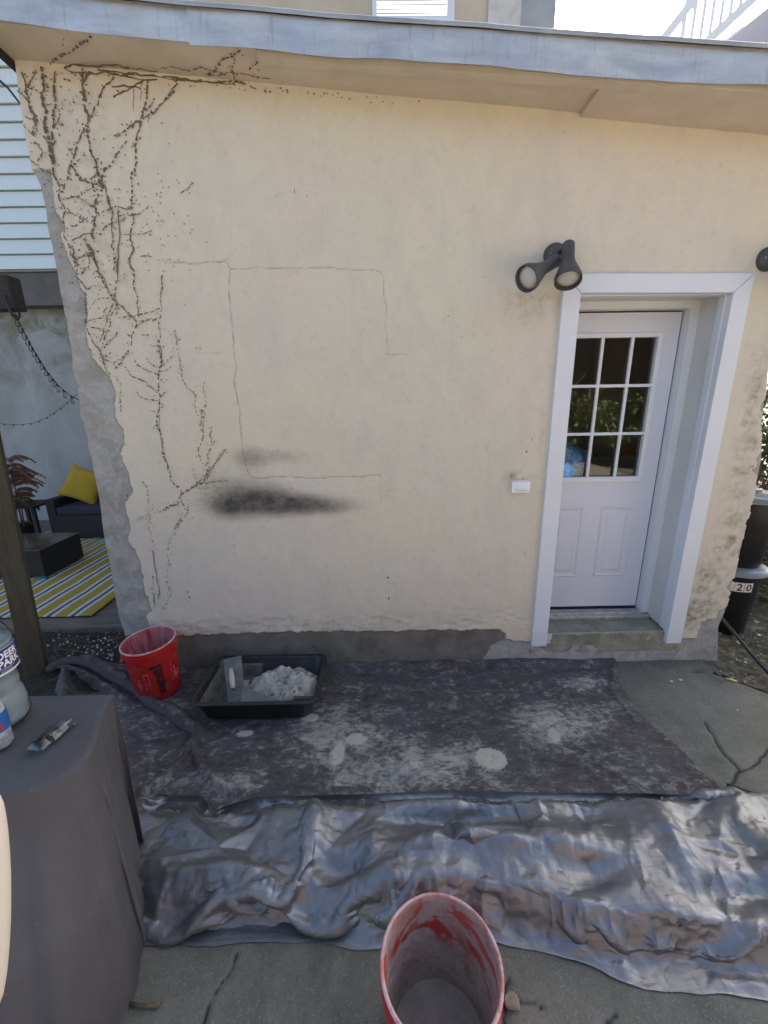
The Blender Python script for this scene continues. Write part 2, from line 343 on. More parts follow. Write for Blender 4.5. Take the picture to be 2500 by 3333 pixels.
M_fas = newmat('weathered sheet metal'); q = NT(M_fas)
q.out(q.mix(q.math('MULTIPLY', q.rng(q.noise(14, 5, .7, scale3=(4, 1, .5)), .56, .68), .45), q.mix(q.rng(q.noise(3, 6, .7, .5, scale3=(1, 1, 4)), .35, .7), (.64, .64, .61), (.44, .45, .44)), (.30, .29, .26)), q.rng(q.noise(4, 4, .6), .3, .7, .34, .6), q.bump(q.noise(2.2, 3, .5), .6, .06), .6)
def strip(x0, x1, dz0, dz1, yo, name, seed, wav=.004, m=None):
    xx = np.arange(x0, x1+.02, .02); hh = np.linspace(0, 1, 9); Xg, Hg = np.meshgrid(xx, hh)
    n1 = vnoise(Xg, Hg*.2, 2.2, seed, 3)*.045*(.3+Hg*0+.7*(1-Hg)); n0 = vnoise(Xg, Xg*0, 3, seed+5, 3)*wav*2
    Zg = zs(Xg)+dz0+Hg*(dz1-dz0)+n0*(1-Hg); Yg = YF(Xg)-yo-.006-np.maximum(n1, -.006)+.006*Hg
    return inhouse(grid_mesh(name, np.stack([Xg, Yg, Zg], -1), None, None, m or M_fas))
strip(-1.9, -.79, -.012, .115, .004, 'fascia', 11, .003)
strip(-.83, -.42, .0, .112, .006, 'fascia', 12, .002)

strip(-.80, 3.4, -.020, .112, .010, 'fascia', 14, .008)
# roof sheet with rolled front lip
M_roof = mat('roof membrane', (.42, .45, .47), .55, .3, col2=(.30, .32, .34), scale=5, bump=.2)
xx = np.arange(-1.9, 3.45, .05); prof = [(-.022, .108), (-.026, .118), (-.018, .128), (.02, .133), (.3, .15), (1.2, .20), (3.4, .42)]
Pg = np.array([[(x, YF(x)+y, zs(x)+dz+float(vnoise(np.array([x]), np.array([y]), 2.5, 40, 3)[0])*.02*(1 if y > .05 else .5)) for x in xx] for y, dz in prof])
inhouse(grid_mesh('roof', Pg, None, None, M_roof))
slab(-1.76, -1.735, .02, 3.2, -.03, .05, mat('dark rake board', (.03, .028, .025), .8), 'rake_board')


# ---- door opening: casing, jamb, frame, door
M_white = mat('white trim paint', (.74, .77, .80), .45, col2=(.70, .73, .76), scale=3, bump=.03, bscale=90)
M_jamb = mat('white jamb paint', (.66, .66, .64), .5, col2=(.60, .60, .58), scale=3)
M_door = mat('white door enamel', (.68, .71, .78), .35, col2=(.65, .68, .75), scale=2, bump=.02, bscale=120)
cy0, cy1 = WY-.034, WY-.006
def casing(poly, name='door_casing'):
    b = MB(); n = len(poly); b.prism(poly, cy0, cy1+.02); o = b.build(name, M_white); bv = o.modifiers.new('b', 'BEVEL'); bv.width = .003; bv.segments = 2; return inhouse(o)
casing([(1.016, 2.450), (2.056, 2.441), (1.957, 2.346), (1.118, 2.354)])
casing([(1.016, 2.448), (1.116, 2.352), (1.124, .150), (1.021, .150)])
casing([(2.056, 2.439), (2.055, .152), (1.950, .152), (1.958, 2.344)])
JB = WY+.245
b = MB(); b.box((1.085, cy1+.016, .235), (1.116, JB, 2.40)); b.box((1.964, cy1+.016, .235), (1.99, JB, 2.40)); b.box((1.116, cy1+.016, 2.36), (1.964, JB, 2.39)); inhouse(b.build('jamb', M_jamb))
# thin bead just behind the casing, and the stop in front of the door
b = MB(); b.box((1.950, cy1+.0165, .24), (1.9655, WY+.055, 2.352)); b.box((1.116, cy1+.0165, 2.345), (1.95, WY+.055, 2.3605)); inhouse(b.build('jamb_bead', M_white))
b = MB(); b.box((1.912, JB-.035, .262), (1.964, JB+.09, 2.3595)); b.box((1.1165, JB-.035, 2.318), (1.912, JB+.09, 2.3595)); b.box((1.08, JB-.035, .262), (1.094, JB+.09, 2.318)); o = b.build('door_frame', M_white); inhouse(o)
b = MB(); b.box((1.9, JB-.05, .27), (1.95, JB-.0355, 2.345)); 
DX0, DX1, DZ0, DZ1, DY = 1.098, 1.905, .283, 2.308, JB+.03
def sub(o, par): o.parent = par; return o
door = inhouse(MB().box((0, 0, 0), (.001, .001, .001)).build('door', M_door)); bpy.data.objects.remove(door)
# door slab as stiles and rails in one mesh with moulded lower panels
GX0, GX1, GZ0, GZ1 = 1.205, 1.771, 1.272, 2.163        # glass
b = MB()
b.box((DX0, DY, DZ0), (GX0-.006, DY+.045, DZ1)); b.box((GX1+.006, DY, DZ0), (DX1, DY+.045, DZ1)); b.box((GX0-.006, DY, GZ1+.006), (GX1+.006, DY+.045, DZ1)); b.box((GX0-.006, DY, DZ0), (GX1+.006, DY+.045, GZ0-.006))
door = inhouse(b.build('door', M_door))
lf = MB()
for a, bb in (((GX0-.033, DY-.013, GZ0-.038), (GX0, DY+.02, GZ1+.028)), ((GX1, DY-.013, GZ0-.038), (GX1+.030, DY+.02, GZ1+.028))): lf.box(a, bb, ch=.005)
for a, bb in (((GX0-.002, DY-.0128, GZ1), (GX1+.002, DY+.02, GZ1+.028)), ((GX0-.002, DY-.0128, GZ0-.038), (GX1+.002, DY+.02, GZ0))): lf.box(a, bb, ch=.005)
o = lf.build('glazing_frame', M_white); o.parent = door
mu = MB()
for x in (1.425, 1.615): mu.box((x-.0095, DY-.006, GZ0), (x+.0095, DY+.012, GZ1), ch=.003)
for z in (1.871, 1.563): mu.box((GX0, DY-.0075, z-.0095), (GX1, DY+.0115, z+.0095), ch=.003)
o = mu.build('muntin', M_white); o.parent = door
M_glass = glassmat('window glass', (.78, .80, .78), ior=1.75)
o = MB().add([(GX0-.004, DY+.018, GZ0-.004), (GX1+.004, DY+.018, GZ0-.004), (GX1+.004, DY+.018, GZ1+.004), (GX0-.004, DY+.018, GZ1+.004)], [(0, 1, 2, 3)]).build('pane', M_glass); o.parent = door
for px0, px1 in ((1.205, 1.435), (1.550, 1.790)):
    b = MB(); z0, z1 = .525, 1.062; st_ = [(0, .0), (.010, -.006), (.022, .0005), (.045, .0005), (.075, -.006)]
    rings = []
    for d, y in [(0, 0.001), (.008, -.007), (.016, -.007), (.026, .0005-.001), (.046, -.001), (.062, -.007)]:
        rings.append([(px0+d, DY+y, z0+d), (px1-d, DY+y, z0+d), (px1-d, DY+y, z1-d), (px0+d, DY+y, z1-d)])
    vs = [v for r in rings for v in r]; fs = [(i*4+k, i*4+(k+1) % 4, (i+1)*4+(k+1) % 4, (i+1)*4+k) for i in range(5) for k in range(4)]+[(20, 21, 22, 23)]
    b.add(vs, fs); o = b.build('panel', M_door); o.parent = door
M_rub = mat('black weatherstrip', (.01, .01, .01), .7)
b = MB(); b.box((DX1, DY+.004, DZ0-.01), (DX1+.0075, DY+.04, DZ1+.006)); b.box((DX0, DY+.004, DZ1), (DX1, DY+.04, DZ1+.0075)); b.box((DX0, DY+.006, DZ0-.018), (DX1, DY+.04, DZ0)); o = b.build('weatherstrip', M_rub); o.parent = door
b = MB(); b.box((1.117, JB-.075, .225), (1.955, JB+.09, .252), ch=.004); b.box((1.117, JB-.035, .25), (1.955, JB-.005, .262), ch=.003); b.box((1.117, JB+.0, .25), (1.955, JB+.02, .266), ch=.003)
inhouse(b.build('threshold', mat('aluminium threshold', (.62, .63, .62), .4, .6, col2=(.4, .4, .38), scale=20)))
M_sill = mat('mossy concrete sill', (.20, .19, .13), .9, col2=(.34, .33, .26), scale=9, bump=.5, bscale=40)
b = MB(); b.box((1.02, WY-.004, .08), (2.06, JB+.01, .2248), ch=.008); inhouse(b.build('door_sill', M_sill))

# ---- old vine marks: dashes of dried holdfasts, standing a few millimetres off the wall
M_vine = mat('dried vine', (.11, .078, .056), .9, col2=(.22, .16, .11), scale=40)
M_vfaint = mat('bleached vine residue', (.30, .24, .17), .9, col2=(.38, .31, .22), scale=40)
def on_wall(u, v):
    p = atY(u, v, WY)
    if p.z > zs(p.x):                       # falls on the underside of the eave
        d = _ray(u, v); k = 3.30; q = CAM
        t = (zs(0)-CAM.z)/(d.z+.085*d.x); return CAM+d*t, Vector((0, 0, -1))
    return p, Vector((0, -1, 0))
def dash(b, p, t, n, L, W, seedk=0):
    s_ = t.cross(n).normalized(); k = 7; vs = []; n0 = len(b.v)
    for i in range(k):
        a = 2*math.pi*i/k; r = random.uniform(.65, 1.15)
        vs.append(p+t*(math.cos(a)*L*.5*r)+s_*(math.sin(a)*W*.5*r)+n*.001)
    vs2 = [p+(v-p)*.55+n*(.002+W*.12) for v in vs]
    b.add(vs+vs2, [(i, (i+1) % k, k+(i+1) % k, k+i) for i in range(k)]+[tuple(k+i for i in range(k))])
def vine(b, pts, W=8, cover=.6, ln=16, side=.25, jit=3, fill=False):
    P0_ = [Vector(p) for p in pts]; P = []; W *= .00124
    for a, c in zip(P0_[:-1], P0_[1:]):
        nn = max(1, int((c-a).length/14))
        for i in range(nn): q_ = a.lerp(c, i/nn); P.append(q_+Vector((noise.noise(Vector((q_.x*.022, q_.y*.022, 3.1))), noise.noise(Vector((q_.x*.022, q_.y*.022, 9.7)))))*13)
    P.append(P0_[-1])
    for a, c in zip(P[:-1], P[1:]):
        L = (c-a).length; s = random.uniform(0, 3)
        if L < 1e-3: continue
        while s < L:
            l = ln*random.uniform(.4, 1.5); l = min(l, L-s+4)
            m_ = a.lerp(c, min(1, (s+l*.5)/L)); j = Vector((random.gauss(0, jit*.35), random.gauss(0, jit*.35)))
            p, n = on_wall(*(m_+j)); q_, _ = on_wall(*(m_+j+(c-a).normalized()*6)); t = (q_-p)
            p = p+n*.013 if n.y < 0 else p+n*.003
            if t.length > 1e-5:
                t.normalize(); dash(b, p, t, n, l*.00175*1.05, W*random.uniform(.45, 1.25))
                if random.random() < side:
                    o = Vector((random.gauss(0, 9), random.gauss(0, 9))); p2, n2 = on_wall(*(m_+o)); p2 = p2+n2*(.013 if n2.y < 0 else .003)
                    tt = Vector((random.gauss(0, 1), 0, random.gauss(0, 1))) if n2.y < 0 else Vector((random.gauss(0, 1), random.gauss(0, 1), 0))
                    dash(b, p2, tt.normalized(), n2, random.uniform(4, 10)*.0017, W*random.uniform(.3, .7))
            s += l if fill else l/cover*random.uniform(.75, 1.2)
def c1(L): return [(x*.5425, y*.5425) for x, y in L]
def c2(L): return [(x*.4823, 800+y*.4823) for x, y in L]
def c3(L): return [(x*.422, 1400+y*.422) for x, y in L]
v = MB()
for L, W in [([(500, 440), (515, 600), (535, 740), (550, 880), (570, 960), (600, 1040), (620, 1110), (590, 1190), (580, 1280), (565, 1400), (570, 1440)], 13), ([(885, 490), (880, 640), (860, 740), (835, 850), (820, 950), (805, 1050), (800, 1200), (805, 1290)], 10), ([(805, 1290), (795, 1440), (800, 1600), (805, 1650)], 8),
    ([(345, 440), (340, 560), (335, 700), (325, 850), (330, 1000), (360, 1160)], 11), ([(360, 1160), (390, 1280), (400, 1400), (430, 1500), (460, 1600)], 8), ([(265, 420), (272, 600), (285, 760), (300, 850), (325, 980)], 15), ([(140, 440), (175, 570), (215, 700), (235, 800)], 8), ([(235, 430), (160, 570), (215, 540)], 6),
    ([(1060, 560), (990, 620), (930, 680), (860, 740), (750, 800), (700, 820)], 9), ([(940, 600), (880, 680), (850, 740), (790, 780)], 6), ([(770, 860), (700, 960), (640, 1030), (610, 1110)], 9), ([(650, 1160), (680, 1280), (690, 1360), (690, 1500), (685, 1640)], 8), ([(530, 760), (490, 860), (430, 1010), (420, 1080), (380, 1160)], 8),
    ([(500, 970), (440, 1010), (490, 1090), (560, 1120), (610, 1110)], 9), ([(400, 1205), (480, 1190), (560, 1140)], 5), ([(480, 1190), (560, 1240), (630, 1210)], 6), ([(400, 1240), (470, 1290), (540, 1340), (590, 1300), (640, 1270), (800, 1250)], 6), ([(420, 1360), (520, 1320)], 5), ([(600, 1410), (640, 1370), (760, 1320)], 6),
    ([(530, 1440), (560, 1530), (600, 1620)], 7), ([(540, 1440), (545, 1600), (500, 1650)], 5), ([(610, 1520), (470, 1560)], 5), ([(720, 1305), (830, 1285), (900, 1250)], 6), ([(190, 960), (260, 1020), (330, 1060)], 6), ([(180, 870), (230, 880), (270, 930), (240, 970)], 6), ([(150, 770), (220, 830), (215, 720)], 6),
    ([(1180, 1105), (1100, 1165)], 4), ([(740, 1415), (840, 1415), (920, 1390)], 3), ([(860, 1550), (920, 1548)], 4), ([(160, 700), (230, 740), (200, 640), (130, 560)], 7), ([(640, 560), (610, 620), (540, 720)], 7), ([(700, 460), (650, 540), (620, 590)], 7), ([(380, 700), (340, 770)], 6), ([(280, 850), (320, 900), (350, 840)], 6),
    ([(600, 1040), (560, 1080), (560, 1150), (600, 1180)], 8)]: vine(v, c1(L), W, .62, 12, .45)
for L, W in [([(1070, 500), (1030, 560), (990, 620)], 6), ([(385, 490), (430, 500)], 9), ([(290, 390), (330, 350), (370, 320), (430, 290), (480, 245), (545, 215)], 13), ([(370, 270), (385, 230)], 6), ([(1480, 420), (1560, 360), (1650, 320)], 9), ([(1240, 450), (1300, 400), (1350, 340), (1390, 320), (1440, 300)], 10), ([(1395, 320), (1400, 400), (1408, 465)], 5), ([(950, 405), (1100, 415), (1250, 415), (1330, 430)], 5), ([(1230, 440), (1440, 440), (1620, 468)], 5), ([(1500, 540), (1520, 545)], 6), ([(1230, 500), (1480, 515)], 7)]: vine(v, c1(L), W, .7, 12, .3)
for k in range(14): x = 1500+k*random.uniform(60, 90); 
for L, W in [([(620, 0), (680, 180), (740, 300), (820, 410)], 9), ([(820, 410), (920, 510), (910, 620), (880, 700), (840, 760), (780, 830)], 7), ([(795, 240), (790, 350), (795, 480)], 6), ([(790, 400), (740, 560), (700, 680)], 6), ([(780, 380), (720, 520), (690, 650)], 5), ([(490, 0), (520, 120), (540, 230), (590, 330), (588, 440)], 8), ([(588, 440), (600, 560), (660, 660), (700, 750), (740, 860)], 6), ([(740, 860), (800, 900), (820, 980), (820, 1130)], 4),
    ([(1105, 200), (1085, 350), (1080, 500), (1085, 640)], 5), ([(1085, 640), (1097, 700), (1095, 770), (1080, 900), (1075, 980), (1090, 1020), (1080, 1140), (1090, 1260), (1110, 1390), (1140, 1510)], 9), ([(1140, 1510), (1180, 1600), (1235, 1670), (1200, 1740), (1090, 1790)], 7),
    ([(1080, 830), (1040, 800), (1000, 770)], 4), ([(1070, 890), (980, 830), (920, 780)], 6), ([(1070, 975), (950, 900), (890, 850), (855, 820)], 6), ([(1080, 1045), (990, 1015), (925, 980)], 5), ([(1080, 1135), (1010, 1110)], 4), ([(1085, 1240), (1035, 1222)], 4), ([(1095, 800), (1165, 750)], 4), ([(1090, 860), (1160, 820)], 4), ([(1090, 915), (1130, 910)], 5), ([(1090, 1000), (1130, 985)], 5), ([(1090, 1110), (1110, 1080)], 5),
    ([(1235, 1670), (1290, 1640), (1390, 1560)], 10), ([(1390, 1560), (1415, 1440), (1425, 1300), (1440, 1210)], 5), ([(1375, 920), (1385, 1050), (1385, 1200), (1380, 1300), (1350, 1370), (1355, 1440), (1390, 1500), (1385, 1560)], 5), ([(1390, 1560), (1450, 1500), (1530, 1370)], 5), ([(1330, 1615), (1310, 1490)], 4), ([(1380, 1590), (1550, 1585)], 3.5), ([(1330, 1630), (1480, 1630)], 3.5), ([(1420, 1400), (1455, 1300)], 4),
    ([(890, 40), (910, 190), (935, 380), (940, 470)], 7), ([(800, 490), (960, 465), (1080, 430)], 6), ([(960, 520), (1070, 490)], 6), ([(530, 95), (620, 50)], 5), ([(540, 210), (610, 165), (610, 70)], 4), ([(590, 320), (640, 270), (690, 280)], 5), ([(600, 430), (660, 380), (740, 355)], 4), ([(590, 515), (700, 490), (730, 420)], 5), ([(710, 700), (760, 640), (800, 590)], 6), ([(640, 620), (690, 740), (760, 790)], 6), ([(700, 760), (750, 730)], 5), ([(770, 780), (900, 720)], 4), ([(860, 590), (900, 630)], 5), ([(650, 190), (680, 170)], 5), ([(960, 85), (1035, 80)], 4), ([(980, 175), (1010, 170)], 4), ([(1025, 665), (1095, 672)], 3), ([(1320, 690), (1360, 695)], 3), ([(630, 560), (700, 560), (720, 640)], 5), ([(960, 610), (1030, 600)], 4)]: vine(v, c2(L), W, .66, 10, .3)
for L, W in [([(1190, 1110), (1185, 1250), (1200, 1350)], 5), ([(1455, 1230), (1465, 1310)], 6), ([(1100, 390), (1140, 430)], 5), ([(990, 430), (985, 560)], 6), ([(1250, 625), (1330, 590), (1390, 560)], 5)]: vine(v, c3(L), W, .6, 10, .25)
# scattered crumbs in the dense band
for k in range(260):
    u = random.gauss(0, 60)+150+random.random()*150; vv = random.uniform(240, 1250)
    if wp(u, vv)[0] < ledge(wp(u, vv)[1])+.02 or (vv > 560 and u < 130+(vv-560)*.28): continue
    p, n = on_wall(u, vv); t = Vector((random.gauss(0, 1), 0, random.gauss(0, 1))) if n.y < 0 else Vector((1, 0, 0)); dash(v, p+n*.013, t.normalized(), n, random.uniform(3, 9)*.0017, random.uniform(2, 5)*.0017)
for k in range(110):
    u = random.uniform(620, 1800); vv = 283+(u-700)*.084+random.gauss(0, 7); p, n = on_wall(u, vv)
    if random.random() < max(0, 1-(u-620)/900): dash(v, p+n*.012, Vector((1, 0, 0)), n, random.uniform(3, 9)*.0017, random.uniform(2, 5)*.0017)
o = v.build('dead_vine', M_vine); tag(o, 'dark dashed trails of dead climbing vine on the left stucco and eave', 'dead vine', kind=None)
f = MB()
for L, W in [([(1170, 570), (1190, 660), (1215, 760), (1250, 880), (1310, 980), (1330, 1120)], 7), ([(1365, 1100), (1365, 1250)], 9), ([(1235, 1690), (1270, 1790), (1200, 1900)], 8), ([(1000, 1600), (1010, 1750), (1020, 1830), (930, 1830)], 5)]: vine(f, c2(L), W, .7, 12, .6)
for L, W in [([(1480, 560), (1400, 680), (1330, 820), (1300, 980), (1300, 1150), (1320, 1230), (1260, 1380)], 7), ([(1190, 560), (1160, 760), (1200, 900)], 5), ([(1150, 640), (1080, 660)], 5)]: vine(f, c3(L), W, .6, 11, .6)
for k in range(70):
    u = random.gauss(500, 90); vv = random.gauss(700, 140); p, n = on_wall(u, vv)
    if p.z < zs(p.x)-.05: dash(f, p+n*.011, Vector((random.gauss(0, 1), 0, random.gauss(0, 1))).normalized(), n, random.uniform(4, 10)*.0016, random.uniform(2, 5)*.0016)
o.name = 'dead_vine'; fo = f.build('faint_trail', M_vfaint, o); fo['kind'] = 'stuff'
vine_o = o
def stemline(L, r, conv=c1, off=.012):
    pts = []
    for u, v_ in conv(L): p, n = on_wall(u, v_); pts.append(p+n*off)
    out = []
    for a, c in zip(pts[:-1], pts[1:]):
        for i in range(3): out.append(a.lerp(c, i/3)+Vector((random.gauss(0, .003), 0, random.gauss(0, .003))))
    out.append(pts[-1]); sm_ = MB(); sm_.tube(out, [r*.62*random.uniform(.55, 1.25) for _ in out], 6); sm_.build('stem', M_vine, vine_o, True)
for L, r in [([(400, 425), (440, 400), (560, 380), (640, 375), (700, 375), (770, 388)], .006), ([(770, 388), (840, 400), (940, 408)], .003), ([(510, 500), (530, 470), (560, 453), (640, 450), (700, 455), (750, 462), (800, 445), (840, 430), (960, 442), (1040, 475), (1120, 492), (1220, 492)], .007), ([(600, 430), (900, 470), (1100, 500), (1240, 500), (1350, 510), (1470, 515)], .004), ([(750, 462), (840, 485), (950, 488)], .004), ([(870, 490), (810, 530), (760, 560), (690, 592)], .006), ([(680, 530), (780, 530), (850, 543)], .005), ([(500, 450), (508, 520), (515, 600)], .008), ([(530, 440), (420, 435), (400, 420)], .004), ([(857, 500), (855, 560), (848, 610)], .002), ([(808, 540), (808, 675)], .002), ([(1400, 400), (1408, 470)], .002), ([(715, 1260), (727, 1400), (715, 1500), (712, 1650)], .0035), ([(600, 1040), (625, 1110), (660, 1190), (670, 1260)], .004), ([(440, 1450), (510, 1410), (570, 1405)], .003), ([(1040, 480), (1055, 500), (1075, 485)], .004)]: stemline(L, r)
for L, r in [([(620, 0), (680, 180), (740, 300), (820, 410)], .0022), ([(820, 410), (920, 510)], .002), ([(1105, 200), (1090, 330)], .002), ([(1095, 680), (1097, 780)], .003), ([(1290, 1645), (1390, 1560), (1530, 1370)], .003), ([(930, 540), (1000, 505), (1070, 490)], .002), ([(1080, 1140), (1090, 1260), (1110, 1390), (1140, 1510)], .002), ([(1380, 1590), (1550, 1585)], .0015), ([(805, 0), (805, 240)], .003), ([(785, 240), (820, 242)], .002)]: stemline(L, r, c2)
for L, r in [([(1185, 930), (1205, 1060), (1230, 1200), (1237, 1260), (1228, 1300)], .003), ([(1198, 1250), (1200, 1340)], .003)]: stemline(L, r, c3)
# small marks and chips on the plaster
M_chip = mat('chip grey', (.20, .18, .15), .9)
for u, v_, L, W in [(1120, 1697, 16, 4), (1126, 1697, 16, 4), (1263, 1877, 12, 10), (1265, 1945, 20, 8), (763, 1775, 14, 4), (1458, 1030, 5, 5), (1502, 1100, 7, 4), (1730, 1430, 22, 5), (1712, 1470, 12, 6), (660, 1337, 10, 12), (1115, 1628, 6, 6), (1000, 640, 10, 2), (900, 638, 10, 2), (960, 625, 14, 2), (1217, 1417, 5, 3), (1560, 1870, 6, 5), (1533, 1920, 10, 6), (1545, 1935, 8, 6), (1590, 1850, 6, 4), (1220, 1908, 5, 4), (1707, 1800, 10, 3), (2290, 1730, 5, 3)]:
    p, n = on_wall(u, v_); b = MB(); dash(b, p+n*.009, Vector((.1, 0, 1)).normalized(), n, L*.00175, W*.00175); inhouse(b.build('plaster_chip', M_chip))
# ================================================================ fittings on the wall
M_lamp = mat('weathered bronze lamp', (.075, .072, .075), .55, .2, col2=(.11, .10, .10), scale=12, bump=.05)
M_lens = mat('frosted lamp lens', (.55, .55, .52), .35)
def axisM(p, d): return Matrix.Translation(p) @ d.normalized().to_track_quat('Z', 'Y').to_matrix().to_4x4()
def floodlight(p0, heads, label):
    t = thing('floodlight', label, 'floodlight', p0, 'twin-head floodlights beside the door')
    T = Matrix.Rotation(math.pi/2, 4, 'X')       # local z -> -y
    b = MB(); b.lathe([(.0, .040), (.025, .040), (.044, .034), (.056, .022), (.060, .010), (.061, .0)], 36, T); o = b.build('mounting_plate', M_lamp, t); shade_auto(o, 40)
    for s in (-1, 1): b = MB(); b.lathe([(0, .006), (.004, .005), (.005, 0)], 10, Matrix.Translation((s*.034, -.033, 0))@T); b.build('screw', mat('screw', (.6, .6, .6), .3, 1), t, True)
    for jp, d, ln, tw in heads:
        jp = Vector(jp); d = Vector(d).normalized(); M = axisM(jp, d)
        b = MB(); b.tube([(jp.x*.35, -.03, jp.z*.35), (jp.x*.7, (jp.y-.03)*.7, jp.z*.7), jp], [.013, .012, .014], 12); b.lathe([(0, -.017), (.012, -.013), (.017, 0), (.012, .013), (0, .017)], 16, Matrix.Translation(jp))
        b.build('swivel_arm', M_lamp, t, True)
        b = MB(); b.lathe([(0, -.012), (.027, -.012), (.031, -.006), (.031, ln*.45), (.036, ln*.55), (.063, ln*.92), (.066, ln*.95), (.066, ln*1.06), (.060, ln*1.06), (.058, ln*.97), (.0, ln*.95)], 36, M)
        h = b.build('lamp_head', M_lamp, t); shade_auto(h, 30)
        b = MB(); b.lathe([(0, ln*1.035), (.03, ln*1.02), (.052, ln*.985), (.055, ln*.955)], 32, M); l = b.build('lens', M_lens, t, True); l.parent = h
    return t
fp = atY(1805, 832, WY-.006)
h2 = atY(1850, 800, WY-.10)-fp; l2 = atY(1849, 908, WY-.20)-fp
h1 = atY(1806, 850, WY-.09)-fp; l1 = atY(1718, 905, WY-.20)-fp
floodlight(fp, [(h1, (l1-h1), (l1-h1).length, 0), (h2, (l2-h2), (l2-h2).length, 0)], 'dark bronze twin floodlight with both heads showing, above the left door casing')
fp2 = atY(2494, 845, WY-.006)
floodlight(fp2, [(Vector((.03, -.09, -.01)), Vector((-.02, -.10, -.13)), .16, 0), (Vector((.05, -.09, .03)), Vector((.12, -.08, -.06)), .16, 0)], 'second bronze floodlight cut off by the right edge of the photo')
# outlet box
ob = thing('outlet_box', 'small white weatherproof outlet cover on the stucco left of the door', 'outlet', atY(1690, 1580, WY-.004))
M_pl = mat('aged white plastic', (.70, .70, .66), .45, col2=(.62, .61, .55), scale=30); M_pl2 = mat('clean white plastic', (.80, .83, .86), .3)
b = MB(); b.box((-.064, -.020, -.038), (.058, .0, .040), ch=.004); b.build('housing', M_pl, ob)
b = MB(); b.box((-.055, -.034, -.041), (.058, -.021, .030), ch=.004); lid = b.build('cover', M_pl2, ob)
b = MB(); vs = []
for i in range(9):
    for j in range(7):
        x = -.040+.092*i/8; z = -.030+.046*j/6; k = 1-((i-4)/4)**4; l = 1-((j-3)/3)**4; vs.append((x, -.0345-.009*max(0, k*l), z))
b.add(vs, [(i*7+j, (i+1)*7+j, (i+1)*7+j+1, i*7+j+1) for i in range(8) for j in range(6)]); o = b.build('raised_panel', M_pl2, lid, True)
b = MB(); b.tube([(-.05, -.026, .034), (.064, -.026, .034)], .005, 8); o = b.build('hinge', M_pl, lid, True)
b = MB(); b.add([(-.075, .0, -.028), (-.072, -.004, .050), (.05, -.004, .054), (.06, 0, .044), (.058, .0, -.035)], [(0, 1, 2, 3, 4)]); b.build('sealant', mat('dirty sealant', (.16, .15, .11), .9), ob)

# ================================================================ ground
def gx(u, v, z=0): p = atZ(u, v, z); return (p.x, p.y)
M_conc = newmat('patio concrete'); n_ = NT(M_conc)
cr, gm, _c, _d = n_.attr('mask')
col = n_.mix(n_.rng(n_.noise(2.2, 6, .7, .5), .35, .65), (.195, .190, .150), (.115, .114, .088))
col = n_.mix(n_.math('MULTIPLY', n_.rng(n_.noise(9, 6, .75), .5, .7), .6), col, (.23, .22, .18)); col = n_.mix(n_.math('MULTIPLY', n_.rng(n_.noise(60, 6, .8), .5, .72), .5), col, (.07, .07, .055))
vo = n_.N.new('ShaderNodeTexVoronoi'); vo.inputs['Scale'].default_value = 130; vo.inputs['Randomness'].default_value = 1; n_.L.new(n_.tc, vo.inputs['Vector'])
sc_ = n_.N.new('ShaderNodeSeparateColor'); n_.L.new(vo.outputs['Color'], sc_.inputs[0])
agg = n_.math('MULTIPLY', n_.rng(vo.outputs['Distance'], .42, .25), n_.rng(sc_.outputs[0], .62, .7)); col = n_.mix(n_.math('MULTIPLY', agg, .28), col, (.42, .41, .37))
agg2 = n_.math('MULTIPLY', n_.rng(vo.outputs['Distance'], .42, .3), n_.rng(sc_.outputs[1], .75, .8)); col = n_.mix(n_.math('MULTIPLY', agg2, .22), col, (.055, .055, .05))
col = n_.mix(n_.math('MULTIPLY', gm, n_.rng(n_.noise(14, 5, .7), .3, .6)), col, (.05, .05, .03))
col = n_.mix(n_.rng(cr, .25, .9), col, (.03, .026, .02))
h = n_.math('ADD', n_.math('MULTIPLY', n_.noise(60, 5, .75), .9), n_.math('MULTIPLY', n_.noise(9, 4, .6), 1.))
n_.out(col, n_.rng(n_.noise(5, 5), .3, .7, .7, .92), n_.bump(n_.math('SUBTRACT', h, n_.math('MULTIPLY', agg2, .25)), .5, .008))
xs = np.arange(-2.0, 4.2, .011); ys = np.arange(.3, 3.2, .011); X, Y = np.meshgrid(xs, ys)
cm = np.zeros_like(X)
for L, wd in [([(2290, 2350), (2325, 2400), (2350, 2450), (2385, 2485), (2410, 2510), (2440, 2500), (2470, 2480), (2500, 2440)], .007), ([(2410, 2510), (2385, 2545), (2370, 2590), (2370, 2620)], .009), ([(2190, 2350), (2260, 2380), (2330, 2430)], .0), ([(2320, 2190), (2400, 2215), (2500, 2250)], .006), ([(660, 3333), (690, 3240), (760, 3150), (770, 3100)], .004), ([(1640, 3333), (1640, 3220), (1660, 3190)], .007), ([(1960, 3333), (2010, 3300)], .005), ([(1640, 3230), (1780, 3290)], .005)]:
    if not wd: continue
    P_ = [gx(*q_) for q_ in L]; P2 = []
    for a, c in zip(P_[:-1], P_[1:]):
        n = max(1, int(math.hypot(c[0]-a[0], c[1]-a[1])/.03))
        for i in range(n): t = i/n; P2.append((a[0]+(c[0]-a[0])*t+random.uniform(-.006, .006), a[1]+(c[1]-a[1])*t+random.uniform(-.006, .006)))
    P2.append(P_[-1]); D_, _ = segdist(X, Y, P2, .06); cm = np.maximum(cm, np.exp(-(D_/wd)**2))
gmm = np.zeros_like(X)
